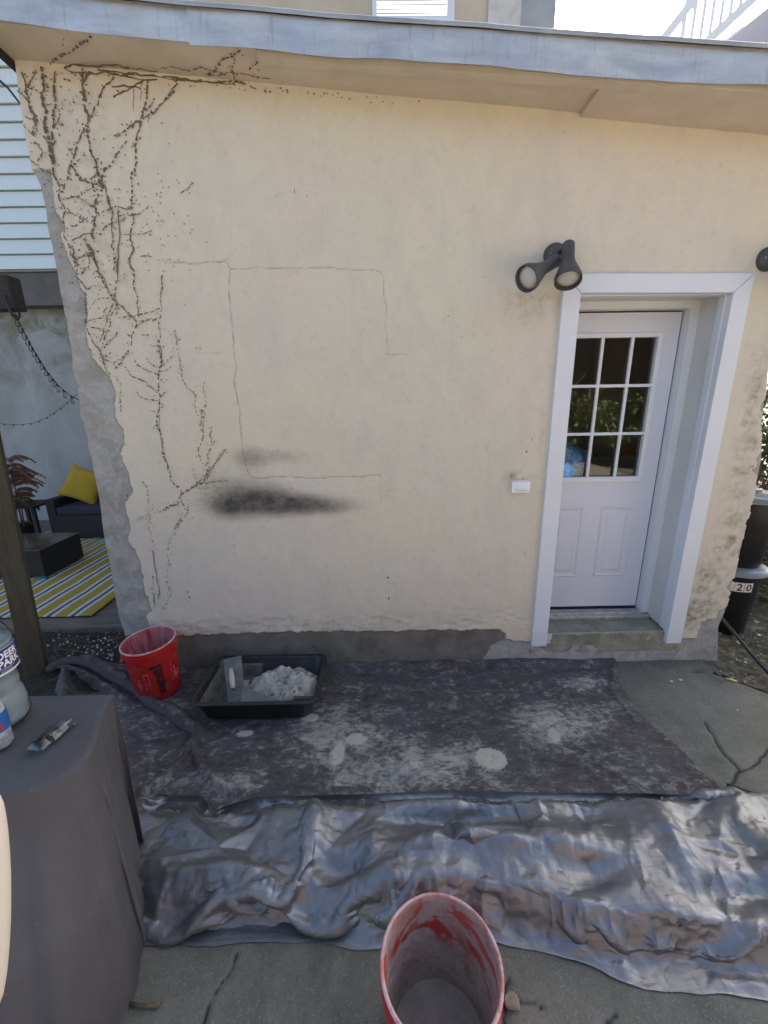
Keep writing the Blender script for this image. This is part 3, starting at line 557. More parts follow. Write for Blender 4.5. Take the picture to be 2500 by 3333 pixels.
for (u, v_), r, k in [((2265, 2180), .05, 1.), ((2350, 2190), .12, .35), ((2180, 2320), .10, .3), ((2330, 2470), .10, .5), ((2000, 2165), .3, .25), ((2200, 2165), .2, .5), ((900, 3120), .3, .3)]:
    a = gx(u, v_); gmm = np.maximum(gmm, k*np.exp(-((X-a[0])**2+((Y-a[1])*2)**2)/r/r))
gz = vnoise(X, Y, 1.2, 91, 3)*.014+vnoise(X, Y, 18, 92, 4)*.002-cm*.010
a = gx(2265, 2180); gz -= .025*np.exp(-(((X-a[0])/.06)**2+((Y-a[1])/.03)**2))
# right of the wall corner the slab gives way to soil, left of x=-1.1 too
edgeL = inpoly(X[:-1, :-1], Y[:-1, :-1], [(-1.55, .2), (4.3, .2), (4.3, 1.62), gx(2500, 2262), gx(2330, 2195), (2.3, 2.9), (-1.3, 2.9), (-1.35, 2.3), (-1.5, 1.9)])
pg = grid_mesh('ground', np.stack([X, Y, gz], -1), edgeL, {'mask': np.stack([np.clip(cm, 0, 1), gmm, cm*0, cm*0+1], -1)}, M_conc); tag(pg, kind='structure'); pg.name = 'patio'
M_soil = newmat('damp soil'); n_ = NT(M_soil)
col = n_.mix(n_.rng(n_.noise(20, 6, .75), .35, .65), (.030, .026, .022), (.075, .065, .05)); col = n_.mix(n_.rng(n_.noise(110, 3, .6), .68, .74), col, (.20, .18, .15))
n_.out(col, .95, n_.bump(n_.math('ADD', n_.noise(45, 6, .75), n_.noise(12, 4)), 1., .03))
xs = np.arange(-4.2, -1.1, .02); ys = np.arange(.5, 3.1, .02); X, Y = np.meshgrid(xs, ys)
sb = grid_mesh('soil_bed', np.stack([X, Y, -.012+vnoise(X, Y, 8, 95, 5)*.05-.03*np.clip((X+1.6)/.3, 0, 1)], -1), None, None, M_soil); tag(sb, kind='structure')
xs = np.arange(2.15, 9, .03); ys = np.arange(1.7, 9, .03); X, Y = np.meshgrid(xs, ys); kp = ~inpoly(X[:-1, :-1], Y[:-1, :-1], [(0, 0), (9, 0), (9, 1.5), gx(2500, 2262), gx(2330, 2195), (2.2, 2.6)])
sb = grid_mesh('soil_yard', np.stack([X, Y, -.012+vnoise(X, Y, 5, 97, 5)*.06], -1), kp, None, mat('leaf strewn soil', (.045, .045, .03), .95, col2=(.16, .15, .11), scale=16, bump=1, bscale=40, lo=.45, hi=.7)); tag(sb, kind='structure')
b = MB(); b.add([(-60, -60, -.09), (60, -60, -.09), (60, 60, -.09), (-60, 60, -.09)], [(0, 1, 2, 3)]); g = b.build('ground', mat('far ground', (.20, .19, .16), .95, col2=(.15, .15, .11), scale=.7, bump=.3)); tag(g, kind='structure')
b = MB(); b.add([(-4, -9, -.02), (6, -9, -.02), (6, .35, -.02), (-4, .35, -.02)], [(0, 1, 2, 3)]); g = b.build('yard_paving', mat('yard paving', (.46, .41, .33), .9, col2=(.40, .35, .28), scale=2, bump=.3)); tag(g, kind='structure')
# left patio slab
M_slab = mat('weathered slab', (.19, .17, .14), .85, col2=(.10, .09, .075), scale=4, bump=.8, bscale=14, aniso=(1, 3, 1))
b = MB(); b.box((-8, 3.02, -.08), (-1.66, 7.2, .045), ch=.015); g = b.build('side_patio', M_slab); tag(g, kind='structure')
# rug
ra, rb = gx(230, 2003, .055), gx(345, 1935, .055)
M_rug = newmat('striped outdoor rug'); n_ = NT(M_rug); sx = n_.N.new('ShaderNodeSeparateXYZ'); n_.L.new(n_.tc, sx.inputs[0])
ph = n_.math('FRACT', n_.math('MULTIPLY', n_.math('ADD', n_.math('ADD', sx.outputs[0], 5.0), n_.math('MULTIPLY', n_.noise(3, 2), .03)), 1/.205)); cr_ = n_.N.new('ShaderNodeValToRGB'); cr_.color_ramp.interpolation = 'CONSTANT'; E_ = cr_.color_ramp.elements
Y_, W_, B_ = (.42, .30, .035, 1), (.62, .64, .66, 1), (.06, .075, .11, 1)
E_[0].position = 0; E_[0].color = Y_; E_[1].position = .44; E_[1].color = W_
for p_, c_ in ((.60, B_), (.76, W_), (.92, Y_)): e = E_.new(p_); e.color = c_
n_.L.new(ph, cr_.inputs[0]); n_.out(n_.mix(n_.rng(n_.noise(90, 3), .4, .8, 0, .5), cr_.outputs[0], (.2, .17, .08)), .95, n_.bump(n_.noise(200, 2), .3, .004))
xs = np.arange(-2.3, .001, .02); ys = np.arange(0, 3.0, .02); X, Y = np.meshgrid(xs, ys)
rug = grid_mesh('rug', np.stack([X+vnoise(Y, Y*0, 1.5, 103, 3)*.05, Y, .012+vnoise(X, Y, 2.2, 101, 3)*.022], -1), None, None, M_rug); tag(rug, 'yellow, white and grey striped outdoor rug on the side patio slab', 'rug')
rug.location = (-2.49, 3.17, .052); so_ = rug.modifiers.new('s', 'SOLIDIFY'); so_.thickness = .006
# ================================================================ side patio, left
M_wick = mat('dark wicker', (.018, .016, .016), .6, col2=(.035, .032, .03), scale=60, bump=.8, bscale=90, aniso=(1, 1, 3))
M_cush = mat('navy cushion fabric', (.030, .034, .052), .95, col2=(.042, .046, .066), scale=30, bump=.2, bscale=200)
M_teal = mat('teal foot clip', (.02, .20, .30), .5)
def pillow_mesh(w, h, d, n=20, wob=.0, seed=0):
    vs = []; fs = []
    for s_ in (1, -1):
        base = len(vs)
        for i in range(n+1):
            for j in range(n+1):
                u = i/n*2-1; v = j/n*2-1; k = (max(0, 1-abs(u)**2.6)*max(0, 1-abs(v)**2.6))**.42
                pin = 1-.09*(1-abs(u))*abs(v)**1.5*0-.10*(1-u*u)*(abs(v)**3); pin2 = 1-.10*(1-v*v)*(abs(u)**3)
                vs.append((u*w/2*pin2, s_*d/2*k+wob*float(vnoise(np.array([u*2.]), np.array([v*2.]), 1.4, seed, 3)[0])*k, v*h/2*pin))
        for i in range(n):
            for j in range(n):
                a = base+i*(n+1)+j; q_ = (a, a+1, a+n+2, a+n+1); fs.append(q_ if s_ > 0 else q_[::-1])
    return vs, fs
sofa = thing('outdoor_sofa', 'dark wicker outdoor sofa with navy cushions against the grey side wall', 'sofa', (-3.2, 5.6, .05))
b = MB(); b.box((-1.12, -.33, .03), (1.3, .32, .34), ch=.01); b.box((-1.12, .22, .3), (1.3, .36, .62), ch=.01); b.build('frame', M_wick, sofa)
b = MB(); b.box((-1.22, -.33, .03), (-1.105, .30, .56), ch=.015); b.build('arm', M_wick, sofa)
b = MB(); b.box((-1.09, -.34, .342), (.05, .25, .45), ch=.03); b.box((.06, -.34, .342), (1.2, .25, .45), ch=.03); b.build('seat_cushion', M_cush, sofa)
b = MB(); b.box((-.70, -.06, 0), (.42, .06, .42), ch=.045, rot=Matrix.Rotation(rad(-14), 3, 'X'), loc=(-.03, .20, .45)); b.build('back_cushion', M_cush, sofa)
for x in (-.62, -.50): b = MB(); b.box((x-.05, -.335, .0), (x+.05, -.28, .03)); b.build('foot_clip', M_teal, sofa)
M_yel = mat('yellow pillow fabric', (.52, .36, .035), .9, col2=(.46, .30, .03), scale=8, bump=.3, bscale=25)
vs, fs = pillow_mesh(.46, .46, .17, wob=.02, seed=3)
pl = pydata('pillow', vs, fs, M_yel, None, True); pl.location = (-4.03, 5.50, .755); pl.rotation_euler = (rad(-18), rad(26), rad(14)); tag(pl, 'bright yellow square pillow tilted on the navy sofa', 'pillow')
tb = thing('coffee_table', 'low dark wicker coffee table with a brown glassy top standing on the striped rug', 'table', (-3.95, 4.25, .07))
b = MB(); b.box((-.46, -.29, .02), (.46, .285, .30), ch=.008); b.build('frame', M_wick, tb)
b = MB(); b.box((-.47, -.30, .301), (.47, .295, .312), ch=.004); b.build('top', mat('smoked glass top', (.06, .045, .03), .12, col2=(.10, .085, .06), scale=3), tb)
b = MB(); b.box((.36, -.298, -.0), (.46, -.255, .02)); b.build('foot_clip', M_teal, tb)
st = thing('side_table', 'small dark side table between the sofa arm and the reddish plant', 'table', (-4.70, 5.35, .05))
b = MB(); b.box((-.22, -.2, .47), (.22, .2, .50), ch=.006); b.build('top', M_wick, st)
for x_, y_ in ((-.18, -.16), (.18, -.16), (-.18, .16), (.18, .16)): b = MB(); b.box((x_-.02, y_-.02, 0), (x_+.02, y_+.02, .47)); b.build('leg', M_wick, st)
# reddish drooping plant in a pot
pt = thing('potted_maple', 'reddish brown drooping-leaf shrub in a black pot beside the sofa', 'plant', (-4.78, 5.25, .05)); pt.scale = (.92, .92, .92)
b = MB(); b.lathe([(.0, 0), (.10, 0), (.125, .22), (.135, .22), (.135, .25), (.12, .25), (.115, .20), (0, .20)], 24); b.build('pot', M_rub, pt)
b = MB(); fb = MB(); gb = MB()
for k in range(5):
    a = random.uniform(0, 6.28); tip = Vector((math.cos(a)*.12, math.sin(a)*.10, random.uniform(.75, 1.0))); b.tube([Vector((math.cos(a)*.03, math.sin(a)*.03, .2)), Vector((math.cos(a)*.05, math.sin(a)*.05, .5)), tip], [.010, .008, .005], 6)
for k in range(80):
    a = random.uniform(0, 6.28); z0 = random.choice([random.uniform(.85, 1.22), random.uniform(.85, 1.22), random.uniform(.5, .8)]); r0 = random.uniform(.0, .10); L = random.uniform(.16, .36); mb_ = fb if z0 > .8 else gb
    prev = None
    for i in range(9):
        t = i/8; p = Vector((math.cos(a)*(r0+L*t), math.sin(a)*(r0+L*t), z0+.06*math.sin(t*2)-.34*L*4*t*t*.4))
        if prev is not None:
            b.tube([prev, p], .0015, 4, False)
            for s_ in (-1, 1):
                for q_ in range(2):
                    pp = prev.lerp(p, q_*.5); d = Vector((-math.sin(a)*s_*.55, math.cos(a)*s_*.55, -random.uniform(.7, 1.2))).normalized(); l = random.uniform(.05, .10)*(1-t*.4); sdv = Vector((math.cos(a), math.sin(a), .2))*.010
                    mb_.add([pp, pp+d*l*.5+sdv, pp+d*l, pp+d*l*.5-sdv], [(0, 1, 2, 3)])
        prev = p
b.build('stem', mat('brown stem', (.10, .07, .05), .9), pt); fb.build('foliage', mat('red brown leaves', (.24, .10, .06), .8, col2=(.15, .08, .05), scale=12), pt); gb.build('lower_foliage', mat('olive leaves', (.11, .10, .035), .8, col2=(.15, .07, .03), scale=12), pt)
# grey side wall and vinyl-sided storey above
nb_ = thing('neighbour_house', 'neighbouring house with pale vinyl siding over a grey rendered ground floor, beyond the side patio', 'building', (-5, 6.3, 0))
M_gw = newmat('grey render'); n_ = NT(M_gw)
col = n_.mix(n_.rng(n_.noise(1.3, 6, .7, .8, scale3=(1, 1, .6)), .35, .65), (.47, .465, .44), (.33, .33, .31)); sx = n_.N.new('ShaderNodeSeparateXYZ'); n_.L.new(n_.tc, sx.inputs[0])
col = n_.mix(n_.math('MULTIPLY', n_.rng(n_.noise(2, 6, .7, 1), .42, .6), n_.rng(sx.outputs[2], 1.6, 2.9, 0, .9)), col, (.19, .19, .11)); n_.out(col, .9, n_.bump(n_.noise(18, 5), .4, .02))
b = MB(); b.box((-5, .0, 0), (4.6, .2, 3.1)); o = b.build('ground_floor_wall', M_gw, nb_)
M_sid = mat('vinyl siding', (.74, .80, .78), .5, col2=(.70, .76, .74), scale=2, bump=.05)
b = MB(); z = 3.52; k = 0
ov = -.25
while z < 7.5:
    b.add([(-5, ov-.034, z), (4.6, ov-.034, z), (4.6, ov-.006, z+.162), (-5, ov-.006, z+.162)], [(0, 1, 2, 3)]); b.add([(-5, ov-.034, z), (4.6, ov-.034, z), (4.6, ov+.004, z+.001), (-5, ov+.004, z+.001)], [(3, 2, 1, 0)]); z += .176
b.build('siding', M_sid, nb_)
b = MB(); b.box((-5, ov+.005, 3.50), (4.6, .5, 7.5)); b.build('upper_wall', mat('backing', (.40, .42, .42), .9), nb_)
b = MB(); b.box((-5, ov+.03, 3.10), (4.6, .3, 3.49)); b.build('overhang_band', mat('weathered grey boards', (.17, .155, .135), .9, col2=(.11, .10, .09), scale=3, bump=.2), nb_)
# pergola post and beam
M_post = mat('weathered post wood', (.115, .095, .055), .9, col2=(.07, .06, .04), scale=5, bump=.5, bscale=25, aniso=(6, 6, .6)); M_beam = mat('dark beam wood', (.022, .022, .02), .8, col2=(.04, .04, .036), scale=8, bump=.5, aniso=(1, 6, 6))
pg_ = thing('pergola', 'dark pergola corner with an old wooden post and black beam end at the left edge', 'pergola', (-2.45, 2.52, 0))
b = MB(); b.box((-.06, -.045, -.05), (.06, .045, 2.45), ch=.006, rot=Matrix.Rotation(rad(3.0), 3, 'Y')@Matrix.Rotation(rad(32), 3, 'Z')); o = b.build('post', M_post, pg_)
bp = atY(75, 945, 2.45)
b = MB(); x1 = bp.x-pg_.location.x-.09; zc_ = bp.z
b.box((-1.4, -.045, zc_-.085), (x1, .045, zc_+.085), ch=.006); b.build('beam', M_beam, pg_)
b = MB(); b.box((x1-.26, .3, zc_+.09), (x1-.16, -1.4, zc_+.13)); 
# string lights
M_wire = mat('black wire', (.012, .012, .012), .5); M_bulb = glassmat('clear bulb', (.85, .85, .85), ior=1.5)
def string(name, label, pix, ys, nb_ulb, hook, bulbs):
    t = thing(name, label, 'string lights', atY(*pix[0], ys[0]), 'string lights of the side patio'); o0 = t.location
    P_ = [atY(u, v_, y)-o0 for (u, v_), y in zip(pix, ys)]; b = MB(); b.tube(P_, .0028, 6)
    b.build('cable', M_wire, t, True)
    tot = [0]
    for a, c in zip(P_[:-1], P_[1:]): tot.append(tot[-1]+(c-a).length)
    for k in range(nb_ulb):
        s_ = tot[-1]*bulbs(k); i = max(j for j in range(len(tot)-1) if tot[j] <= s_+1e-6); p = P_[i].lerp(P_[i+1], (s_-tot[i])/(tot[i+1]-tot[i]))
        b = MB(); b.tube([p, p+Vector((.001, 0, -.018))], [.006, .007], 8); sk = b.build('socket', M_wire, t)
        if hook: b = MB(); b.lathe([(0, -.046), (.008, -.042), (.012, -.032), (.010, -.020), (.006, -.008), (.005, 0)], 14, Matrix.Translation(p+Vector((.001, 0, -.018)))); o = b.build('bulb', M_bulb, sk, True)
    return t
t = string('string_lights', 'upper string of clear bulbs sloping from the beam hook to the annex wall', [(38, 1000), (62, 1050), (110, 1140), (150, 1205), (190, 1255), (225, 1285), (262, 1305)], [2.45, 2.6, 2.9, 3.1, 3.3, 3.4, 3.5], 14, True, lambda k: .07+k*.066)
b = MB(); b.tube([Vector(q_) for q_ in [(-.02, 0, .06), (-.015, 0, .0), (-.005, 0, -.045), (.015, 0, -.062), (.030, 0, -.045), (.033, 0, -.02)]], .007, 8); b.build('hook', M_wire, t, True)
string('string_lights', 'lower thin string of small sockets sagging across the grey wall', [(-40, 1372), (10, 1380), (60, 1383), (110, 1377), (150, 1360), (190, 1335), (225, 1305), (262, 1275)], [5.4]*8, 10, False, lambda k: .15+k*.085)
t = [o for o in C.objects if o.name.startswith('string_lights')]
# twig at roof corner / branch
b = MB(); b.tube([atY(-10, 255, 3.4), atY(25, 285, 3.4), atY(60, 330, 3.4), atY(75, 350, 3.4)], [.010, .008, .007, .004], 6); tw = b.build('cable', M_wire, None, True); tag(tw, 'thin black cable hanging in front of the vinyl siding', 'cable')

# soil litter: twigs and pebbles
M_twig = mat('dry twig', (.10, .08, .055), .9, col2=(.16, .13, .09), scale=30); M_peb = mat('white pebble', (.62, .60, .56), .8, col2=(.5, .48, .44), scale=30)
b = MB(); bm = bmesh.new(); bmesh.ops.create_icosphere(bm, subdivisions=1, radius=1)
for v_ in bm.verts: v_.co *= random.uniform(.75, 1.2)
pm = bpy.data.meshes.new('pebble'); bm.to_mesh(pm); bm.free(); pm.materials.append(M_peb); pm.polygons.foreach_set('use_smooth', [True]*len(pm.polygons))
first = True
for k in range(95):
    if k < 60: u, v_ = random.gauss(340, 38), random.gauss(2110, 26)
    else: u, v_ = random.uniform(150, 400), random.uniform(2060, 2140)
    if u > 395: continue
    p = atZ(u, v_, .0)
    if inpoly(np.array([p.x]), np.array([p.y]), [(-1.72, 2.5), (3, 2.5), (3, 9), (-1.72, 9)])[0]: continue
    o = bpy.data.objects.new('pebble', pm); C.objects.link(o); o.location = (p.x, p.y, .004); s_ = random.uniform(.004, .012); o.scale = (s_*1.2, s_, s_*.7); o.rotation_euler = (random.random(), random.random(), random.random()*6)
    tag(o, 'small white pebble in the dark soil between the post and the annex corner', 'pebble', 'white pebbles in the soil bed')
for k in range(34):
    u, v_ = random.uniform(170, 400), random.uniform(2065, 2150); p = atZ(u, v_, .012); a = random.uniform(0, 3.14); L = random.uniform(.06, .26); b = MB(); pts = []; q_ = Vector(p)
    if k > 26: q_ = atZ(random.uniform(80, 250), random.uniform(2150, 2235), .012)
    for i in range(5): pts.append(q_.copy()); a += random.uniform(-.35, .35); q_ = q_+Vector((math.cos(a)*L/4, math.sin(a)*L/4, random.uniform(-.004, .008)))
    b.tube(pts, [.0032, .0034, .003, .0025, .0015], 5)
    if random.random() < .6: a2 = a+random.uniform(.5, 1.1)*random.choice((-1, 1)); b.tube([pts[2], pts[2]+Vector((math.cos(a2)*L*.4, math.sin(a2)*L*.4, .012))], [.002, .001], 5)
    o = b.build('twig', M_twig, None, True); tag(o, 'dry brown twig lying on the dark soil near the wooden post', 'twig', 'twigs on the soil bed')

# ================================================================ above the roof: upper house and stair railing
up = thing('upper_house', 'cream rendered upper storey with a blinded window, seen above the annex roof', 'building', (0, 5.6, 3.0))
UY = 5.6
def up_(u, v_): p = atY(u, v_, UY); return p.x, p.z-3.0
x_l = up_(480, 20)[0]; x_a = up_(1590, 60)[0]; x_b = up_(1735, 60)[0]; x_c = up_(1838, 60)[0]
wx0, wx1, wz = up_(1212, 50)[0], up_(1478, 50)[0], up_(1340, 70)[1]
b = MB(); b.box((-3.0, 0, 0), (wx0, .2, 5)); b.box((wx1, 0, 0), (x_a, .2, 5)); b.box((wx0, 0, 0), (wx1, .2, wz)); b.box((wx0, 0, wz+1.3), (wx1, .2, 5)); b.build('wall', M_cream, up)
b = MB(); b.box((x_a-.01, -.025, 0), (x_b-.14, .35, 5)); b.build('corner_post', mat('pale corner trim', (.62, .60, .56), .8, col2=(.5, .46, .4), scale=6), up)
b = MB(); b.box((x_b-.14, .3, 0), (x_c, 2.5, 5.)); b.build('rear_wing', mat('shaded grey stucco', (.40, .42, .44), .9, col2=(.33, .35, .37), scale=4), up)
b = MB(); b.box((wx0, -.02, wz), (wx0+.05, .06, wz+1.3)); b.box((wx1-.07, -.02, wz), (wx1, .06, wz+1.3)); b.box((wx0, -.03, wz-.03), (wx1, .06, wz+.03)); fr = b.build('window_frame', M_white, up)
b = MB()
for k in range(34): z = wz+.04+k*.036; b.add([(wx0+.05, .07, z), (wx1-.07, .07, z), (wx1-.07, .10, z+.033), (wx0+.05, .10, z+.033)], [(0, 1, 2, 3)])
o = b.build('blind', mat('cream blind slats', (.34, .36, .33), .7, col2=(.28, .30, .27), scale=8), fr)
# stair with white railing, beyond the roof on the right
sr = thing('stair_railing', 'white wooden stair railing against the bright sky at the top right', 'railing', (4, 6.2, 3))
RY = 6.2; o0 = sr.location
def rp(u, v_, y=RY): return atY(u, v_, y)-o0
M_rail = mat('white railing paint', (.86, .87, .88), .5)
def beam(b, p, q_, wdt, hgt):
    d = (q_-p).normalized(); s_ = Vector((0, 1, 0)); u_ = d.cross(s_).normalized(); L = (q_-p).length
    vs = [p+s_*a*wdt+u_*c*hgt for a, c in ((-.5, -.5), (.5, -.5), (.5, .5), (-.5, .5))]; vs += [v_+d*L for v_ in vs]
    b.add(vs, [(3, 2, 1, 0), (4, 5, 6, 7), (0, 1, 5, 4), (1, 2, 6, 5), (2, 3, 7, 6), (3, 0, 4, 7)])
b = MB(); beam(b, rp(2140, 150), rp(2330, -90), .07, .09); b.build('handrail', M_rail, sr)
b = MB(); beam(b, rp(2200, 230), rp(2560, -105), .05, .09); b.build('lower_rail', M_rail, sr)
for k in range(11):
    t = k/10; p = rp(2205+t*330, 225-t*310); b = MB(); b.box((p.x-.018, -.02, p.z), (p.x+.018, .02, p.z+1.0), ch=0); b.build('baluster', M_rail, sr)
b = MB(); 
for (u0, v0, u1, v1) in [(2270, 260, 2620, -20)]: beam(b, rp(u0, v0, RY+.1), rp(u1, v1, RY+.1), .05, .28)
b.build('stringer', mat('pale lilac board', (.52, .50, .55), .6), sr)
dk = MB(); dk.box((3.6+1.0, 6.35, 2.2), (8, 8.5, 3.55)); 
b = MB(); b.prism([(q_.x, q_.z) for q_ in (rp(2340, 120, RY+.25), rp(2620, 0, RY+.25), rp(2620, 400, RY+.25), rp(2290, 330, RY+.25))], .25, .6); b.build('side_panel', mat('lilac panel', (.48, .46, .52), .7), sr)
b = MB(); q_ = atY(1760+685, 140, 4.4)
# ================================================================ right side: bins, shrubs, fence
M_bin = mat('black bin plastic', (.008, .008, .010), .32, col2=(.012, .012, .014), scale=8, bump=.05); M_blid = mat('grey bin lid', (.16, .20, .23), .30, col2=(.20, .24, .27), scale=6, bump=.05)
bc = (2.74, 2.95)
def bin_(name, z0, label, dx):
    t = thing(name, label, 'bin', (bc[0]+dx, bc[1], z0), 'stacked black bins')
    b = MB(); b.lathe([(0, 0), (.150, 0), (.157, .012), (.185, .46), (.19, .50), (.205, .505), (.205, .525), (.19, .525), (.18, .50)], 48); o = b.build('body', M_bin, t); shade_auto(o, 30)
    b = MB(); b.lathe([(.0, .590), (.07, .588), (.075, .574), (.15, .566), (.185, .556), (.215, .545), (.222, .535), (.222, .512), (.215, .512), (.212, .530)], 56)
    l = b.build('lid', M_blid, t); shade_auto(l, 35)
    return t, l
b1, l1_ = bin_('trash_bin', -.01, 'lower black bin of the stack, marked 20 on white number tiles', 0)
b2_, l2_ = bin_('trash_bin', .545, 'upper black bin with a grey lid, stacked on the numbered one', .005)
# number tiles, wrapped on the lower bin's front
def on_bin(s_, h, off):      # s arc metres from the tile row's start, h height
    r = .157+(.185-.157)*h/.46+off; a0 = rad(-110)+s_/r; return Vector((r*math.cos(a0), r*math.sin(a0), h))
def tile(par, s0, wdt, h0, hh, ch):
    b = MB(); n = 6; b.add([on_bin(s0+wdt*i/n, h, .0015) for i in range(n+1) for h in (h0, h0+hh)], [(2*i, 2*i+2, 2*i+3, 2*i+1) for i in range(n)]); ti = b.build('number_tile', mat('white tile', (.75, .74, .70), .5), par)
    if not ch: return
    me = text_mesh(ch, .088, 0, .0015)
    xs_ = [v_.co.x for v_ in me.vertices]; ysv = [v_.co.y for v_ in me.vertices]; cx_ = (min(xs_)+max(xs_))/2; cyv = (min(ysv)+max(ysv))/2; k = hh*.76/(max(ysv)-min(ysv))
    for v_ in me.vertices: v_.co = on_bin(s0+wdt/2+(v_.co.x-cx_)*k, h0+hh/2+(v_.co.y-cyv)*k, .0028)
    o = link('number', me, mat('black ink', (.01, .01, .01), .6), ti)
tile(b1, -.088, .052, .385, .075, ''); tile(b1, -.034, .060, .385, .075, '2'); tile(b1, .029, .056, .385, .075, '0')
M_leaf = mat('ivy leaf', (.035, .065, .022), .55, col2=(.09, .13, .05), scale=3); M_leaf2 = mat('shrub leaf', (.035, .055, .03), .6, col2=(.085, .12, .06), scale=5); M_leafy = mat('light leaf', (.16, .20, .06), .55, col2=(.08, .11, .03), scale=3)
def leaves(b, n, cen, size, lf, up=.3, shell=False):
    for _ in range(n):
        while True:
            q_ = Vector((random.uniform(-1, 1), random.uniform(-1, 1), random.uniform(-1, 1)))
            if q_.length < 1 and (not shell or q_.length > .55): break
        q_ = Vector((q_.x*size[0], q_.y*size[1], q_.z*size[2]))+Vector(cen)
        if noise.noise(q_*2.2/max(.3, max(size))) < -.12: continue
        d = Vector((random.gauss(0, 1), random.gauss(0, 1), random.gauss(0, 1)-up)).normalized(); s_ = d.orthogonal().normalized(); s_ = (Matrix.Rotation(random.uniform(0, 6.28), 3, d)@s_); l = lf*random.uniform(.6, 1.3); nn = d.cross(s_)*l*.12
        b.add([q_, q_+d*l*.45+s_*l*.32+nn, q_+d*l, q_+d*l*.45-s_*l*.32+nn], [(0, 1, 2), (0, 2, 3)])
def shrub(name, label, cen, size, n, lf, m, cat='shrub', group=None, stems=6):
    t = thing(name, label, cat, (cen[0], cen[1], 0), group); c = (0, 0, cen[2]); b = MB(); leaves(b, n, c, size, lf); b.build('foliage', m, t)
    b = MB()
    for k in range(stems): a = random.uniform(0, 6.28); b.tube([Vector((math.cos(a)*.03, math.sin(a)*.03, 0)), Vector((math.cos(a)*size[0]*.3, math.sin(a)*size[1]*.3, cen[2])), Vector((math.cos(a)*size[0]*.6, math.sin(a)*size[1]*.6, cen[2]+size[2]*.5))], [.014, .009, .004], 5)
    b.build('stem', M_twig, t); return t
shrub('shrub', 'dark green shrub behind the bins at the right edge', (4.3, 4.6, 1.0), (1.1, .8, .95), 5200, .085, M_leaf2)
shrub('shrub', 'low ivy-like bush growing beside the bins', (3.25, 3.5, .16), (.5, .45, .20), 1500, .075, M_leaf)
shrub('shrub', 'leafy bush low beyond the concrete strip at the right edge', (4.4, 3.9, .22), (.8, .55, .30), 2200, .09, M_leaf)
M_rust = mat('rusty metal', (.07, .045, .03), .8, .3, col2=(.12, .06, .035), scale=30)
fn = thing('wire_fence', 'low rusty post-and-rod fence behind the bins', 'fence', (3.3, 3.3, 0))
for (u, v0, v1, y) in [(2466, 1690, 1960, 3.35), (2488, 1560, 1990, 3.9)]:
    p = atY(u, v0, y); q_ = atY(u, v1, y); b = MB(); b.tube([Vector((p.x-3.3, y-3.3, 0)), Vector((p.x-3.3, y-3.3, p.z))], .012, 8); b.build('post', M_rust, fn)
for v_ in (1768, 1700): p = atY(2466, v_, 3.35); q_ = atY(2600, v_+55, 3.35); b = MB(); b.tube([Vector((p.x-3.3, .05, p.z)), Vector((q_.x-3.3, .0, q_.z))], .008, 6); b.build('rod', M_rust, fn)
b = MB(); p = atZ(2485, 1800, .12); b.box((p.x-.25, p.y-.35, 0), (p.x+1.5, p.y+.35, .10), ch=.01); kb = b.build('concrete_strip', mat('pale concrete', (.42, .41, .38), .85, col2=(.3, .29, .26), scale=6, bump=.3)); tag(kb, kind='structure')
b = MB(); A_ = atY(2345, 2005, 2.62); B_p = atZ(2540, 2235, .02); mid = A_.lerp(B_p, .5)+Vector((0, 0, -.01)); b.tube([A_, mid, B_p], .010, 8); o = b.build('hose', M_wire, None, True); tag(o, 'thin black hose slanting from behind the annex corner down to the ground', 'hose')
# fallen leaves and scraps on the ground at right
M_dl = [mat('dead leaf', (.20, .17, .11), .8), mat('green leaf', (.12, .18, .06), .6), mat('pale scrap', (.50, .48, .42), .8)]
for k in range(120):
    u = random.uniform(2340, 2520); v_ = random.uniform(1960, 2220) if k % 3 else random.uniform(2050, 2200); p = atZ(u, v_, .0)
    if p.x < 2.36 and p.y > 2.35: continue
    b = MB(); a = random.uniform(0, 6.28); l = random.uniform(.015, .05); s_ = l*.35; d = Vector((math.cos(a), math.sin(a), 0)); e = Vector((-d.y, d.x, 0)); z = Vector((0, 0, .012))
    b.add([p+z, p+z+d*l*.5+e*s_+z*random.random(), p+z+d*l, p+z+d*l*.5-e*s_+z*random.random()], [(0, 1, 2), (0, 2, 3)]); o = b.build('fallen_leaf', random.choice(M_dl+M_dl[:2]+M_dl[:1]*3)); tag(o, 'dry fallen leaf on the soil beside the bins', 'leaf', 'fallen leaves near the bins')
p = atZ(2380, 2213, .008); b = MB(); b.add([p+Vector(q_) for q_ in [(-.03, .012, .002), (.002, .02, .006), (.035, -.012, .001), (.012, -.018, .001)]], [(0, 1, 2, 3)]); o = b.build('paper_scrap', mat('yellow paper', (.60, .50, .16), .7)); tag(o, 'small folded yellow paper scrap on the concrete near the annex corner', 'scrap')
for i, (u, v_, L) in enumerate([(2385, 2205, .014), (2425, 2222, .010), (2400, 2312, .014), (2185, 2218, .02), (2215, 2213, .02)]):
    p = atZ(u, v_, .010); b = MB(); dash(b, p, Vector((1, .3, 0)).normalized(), Vector((0, 0, 1)), L*1.4, L); o = b.build('pale_chip', M_dl[2]); tag(o, 'tiny pale plaster chip on the concrete right of the doorway', 'chip', 'plaster chips on the concrete')

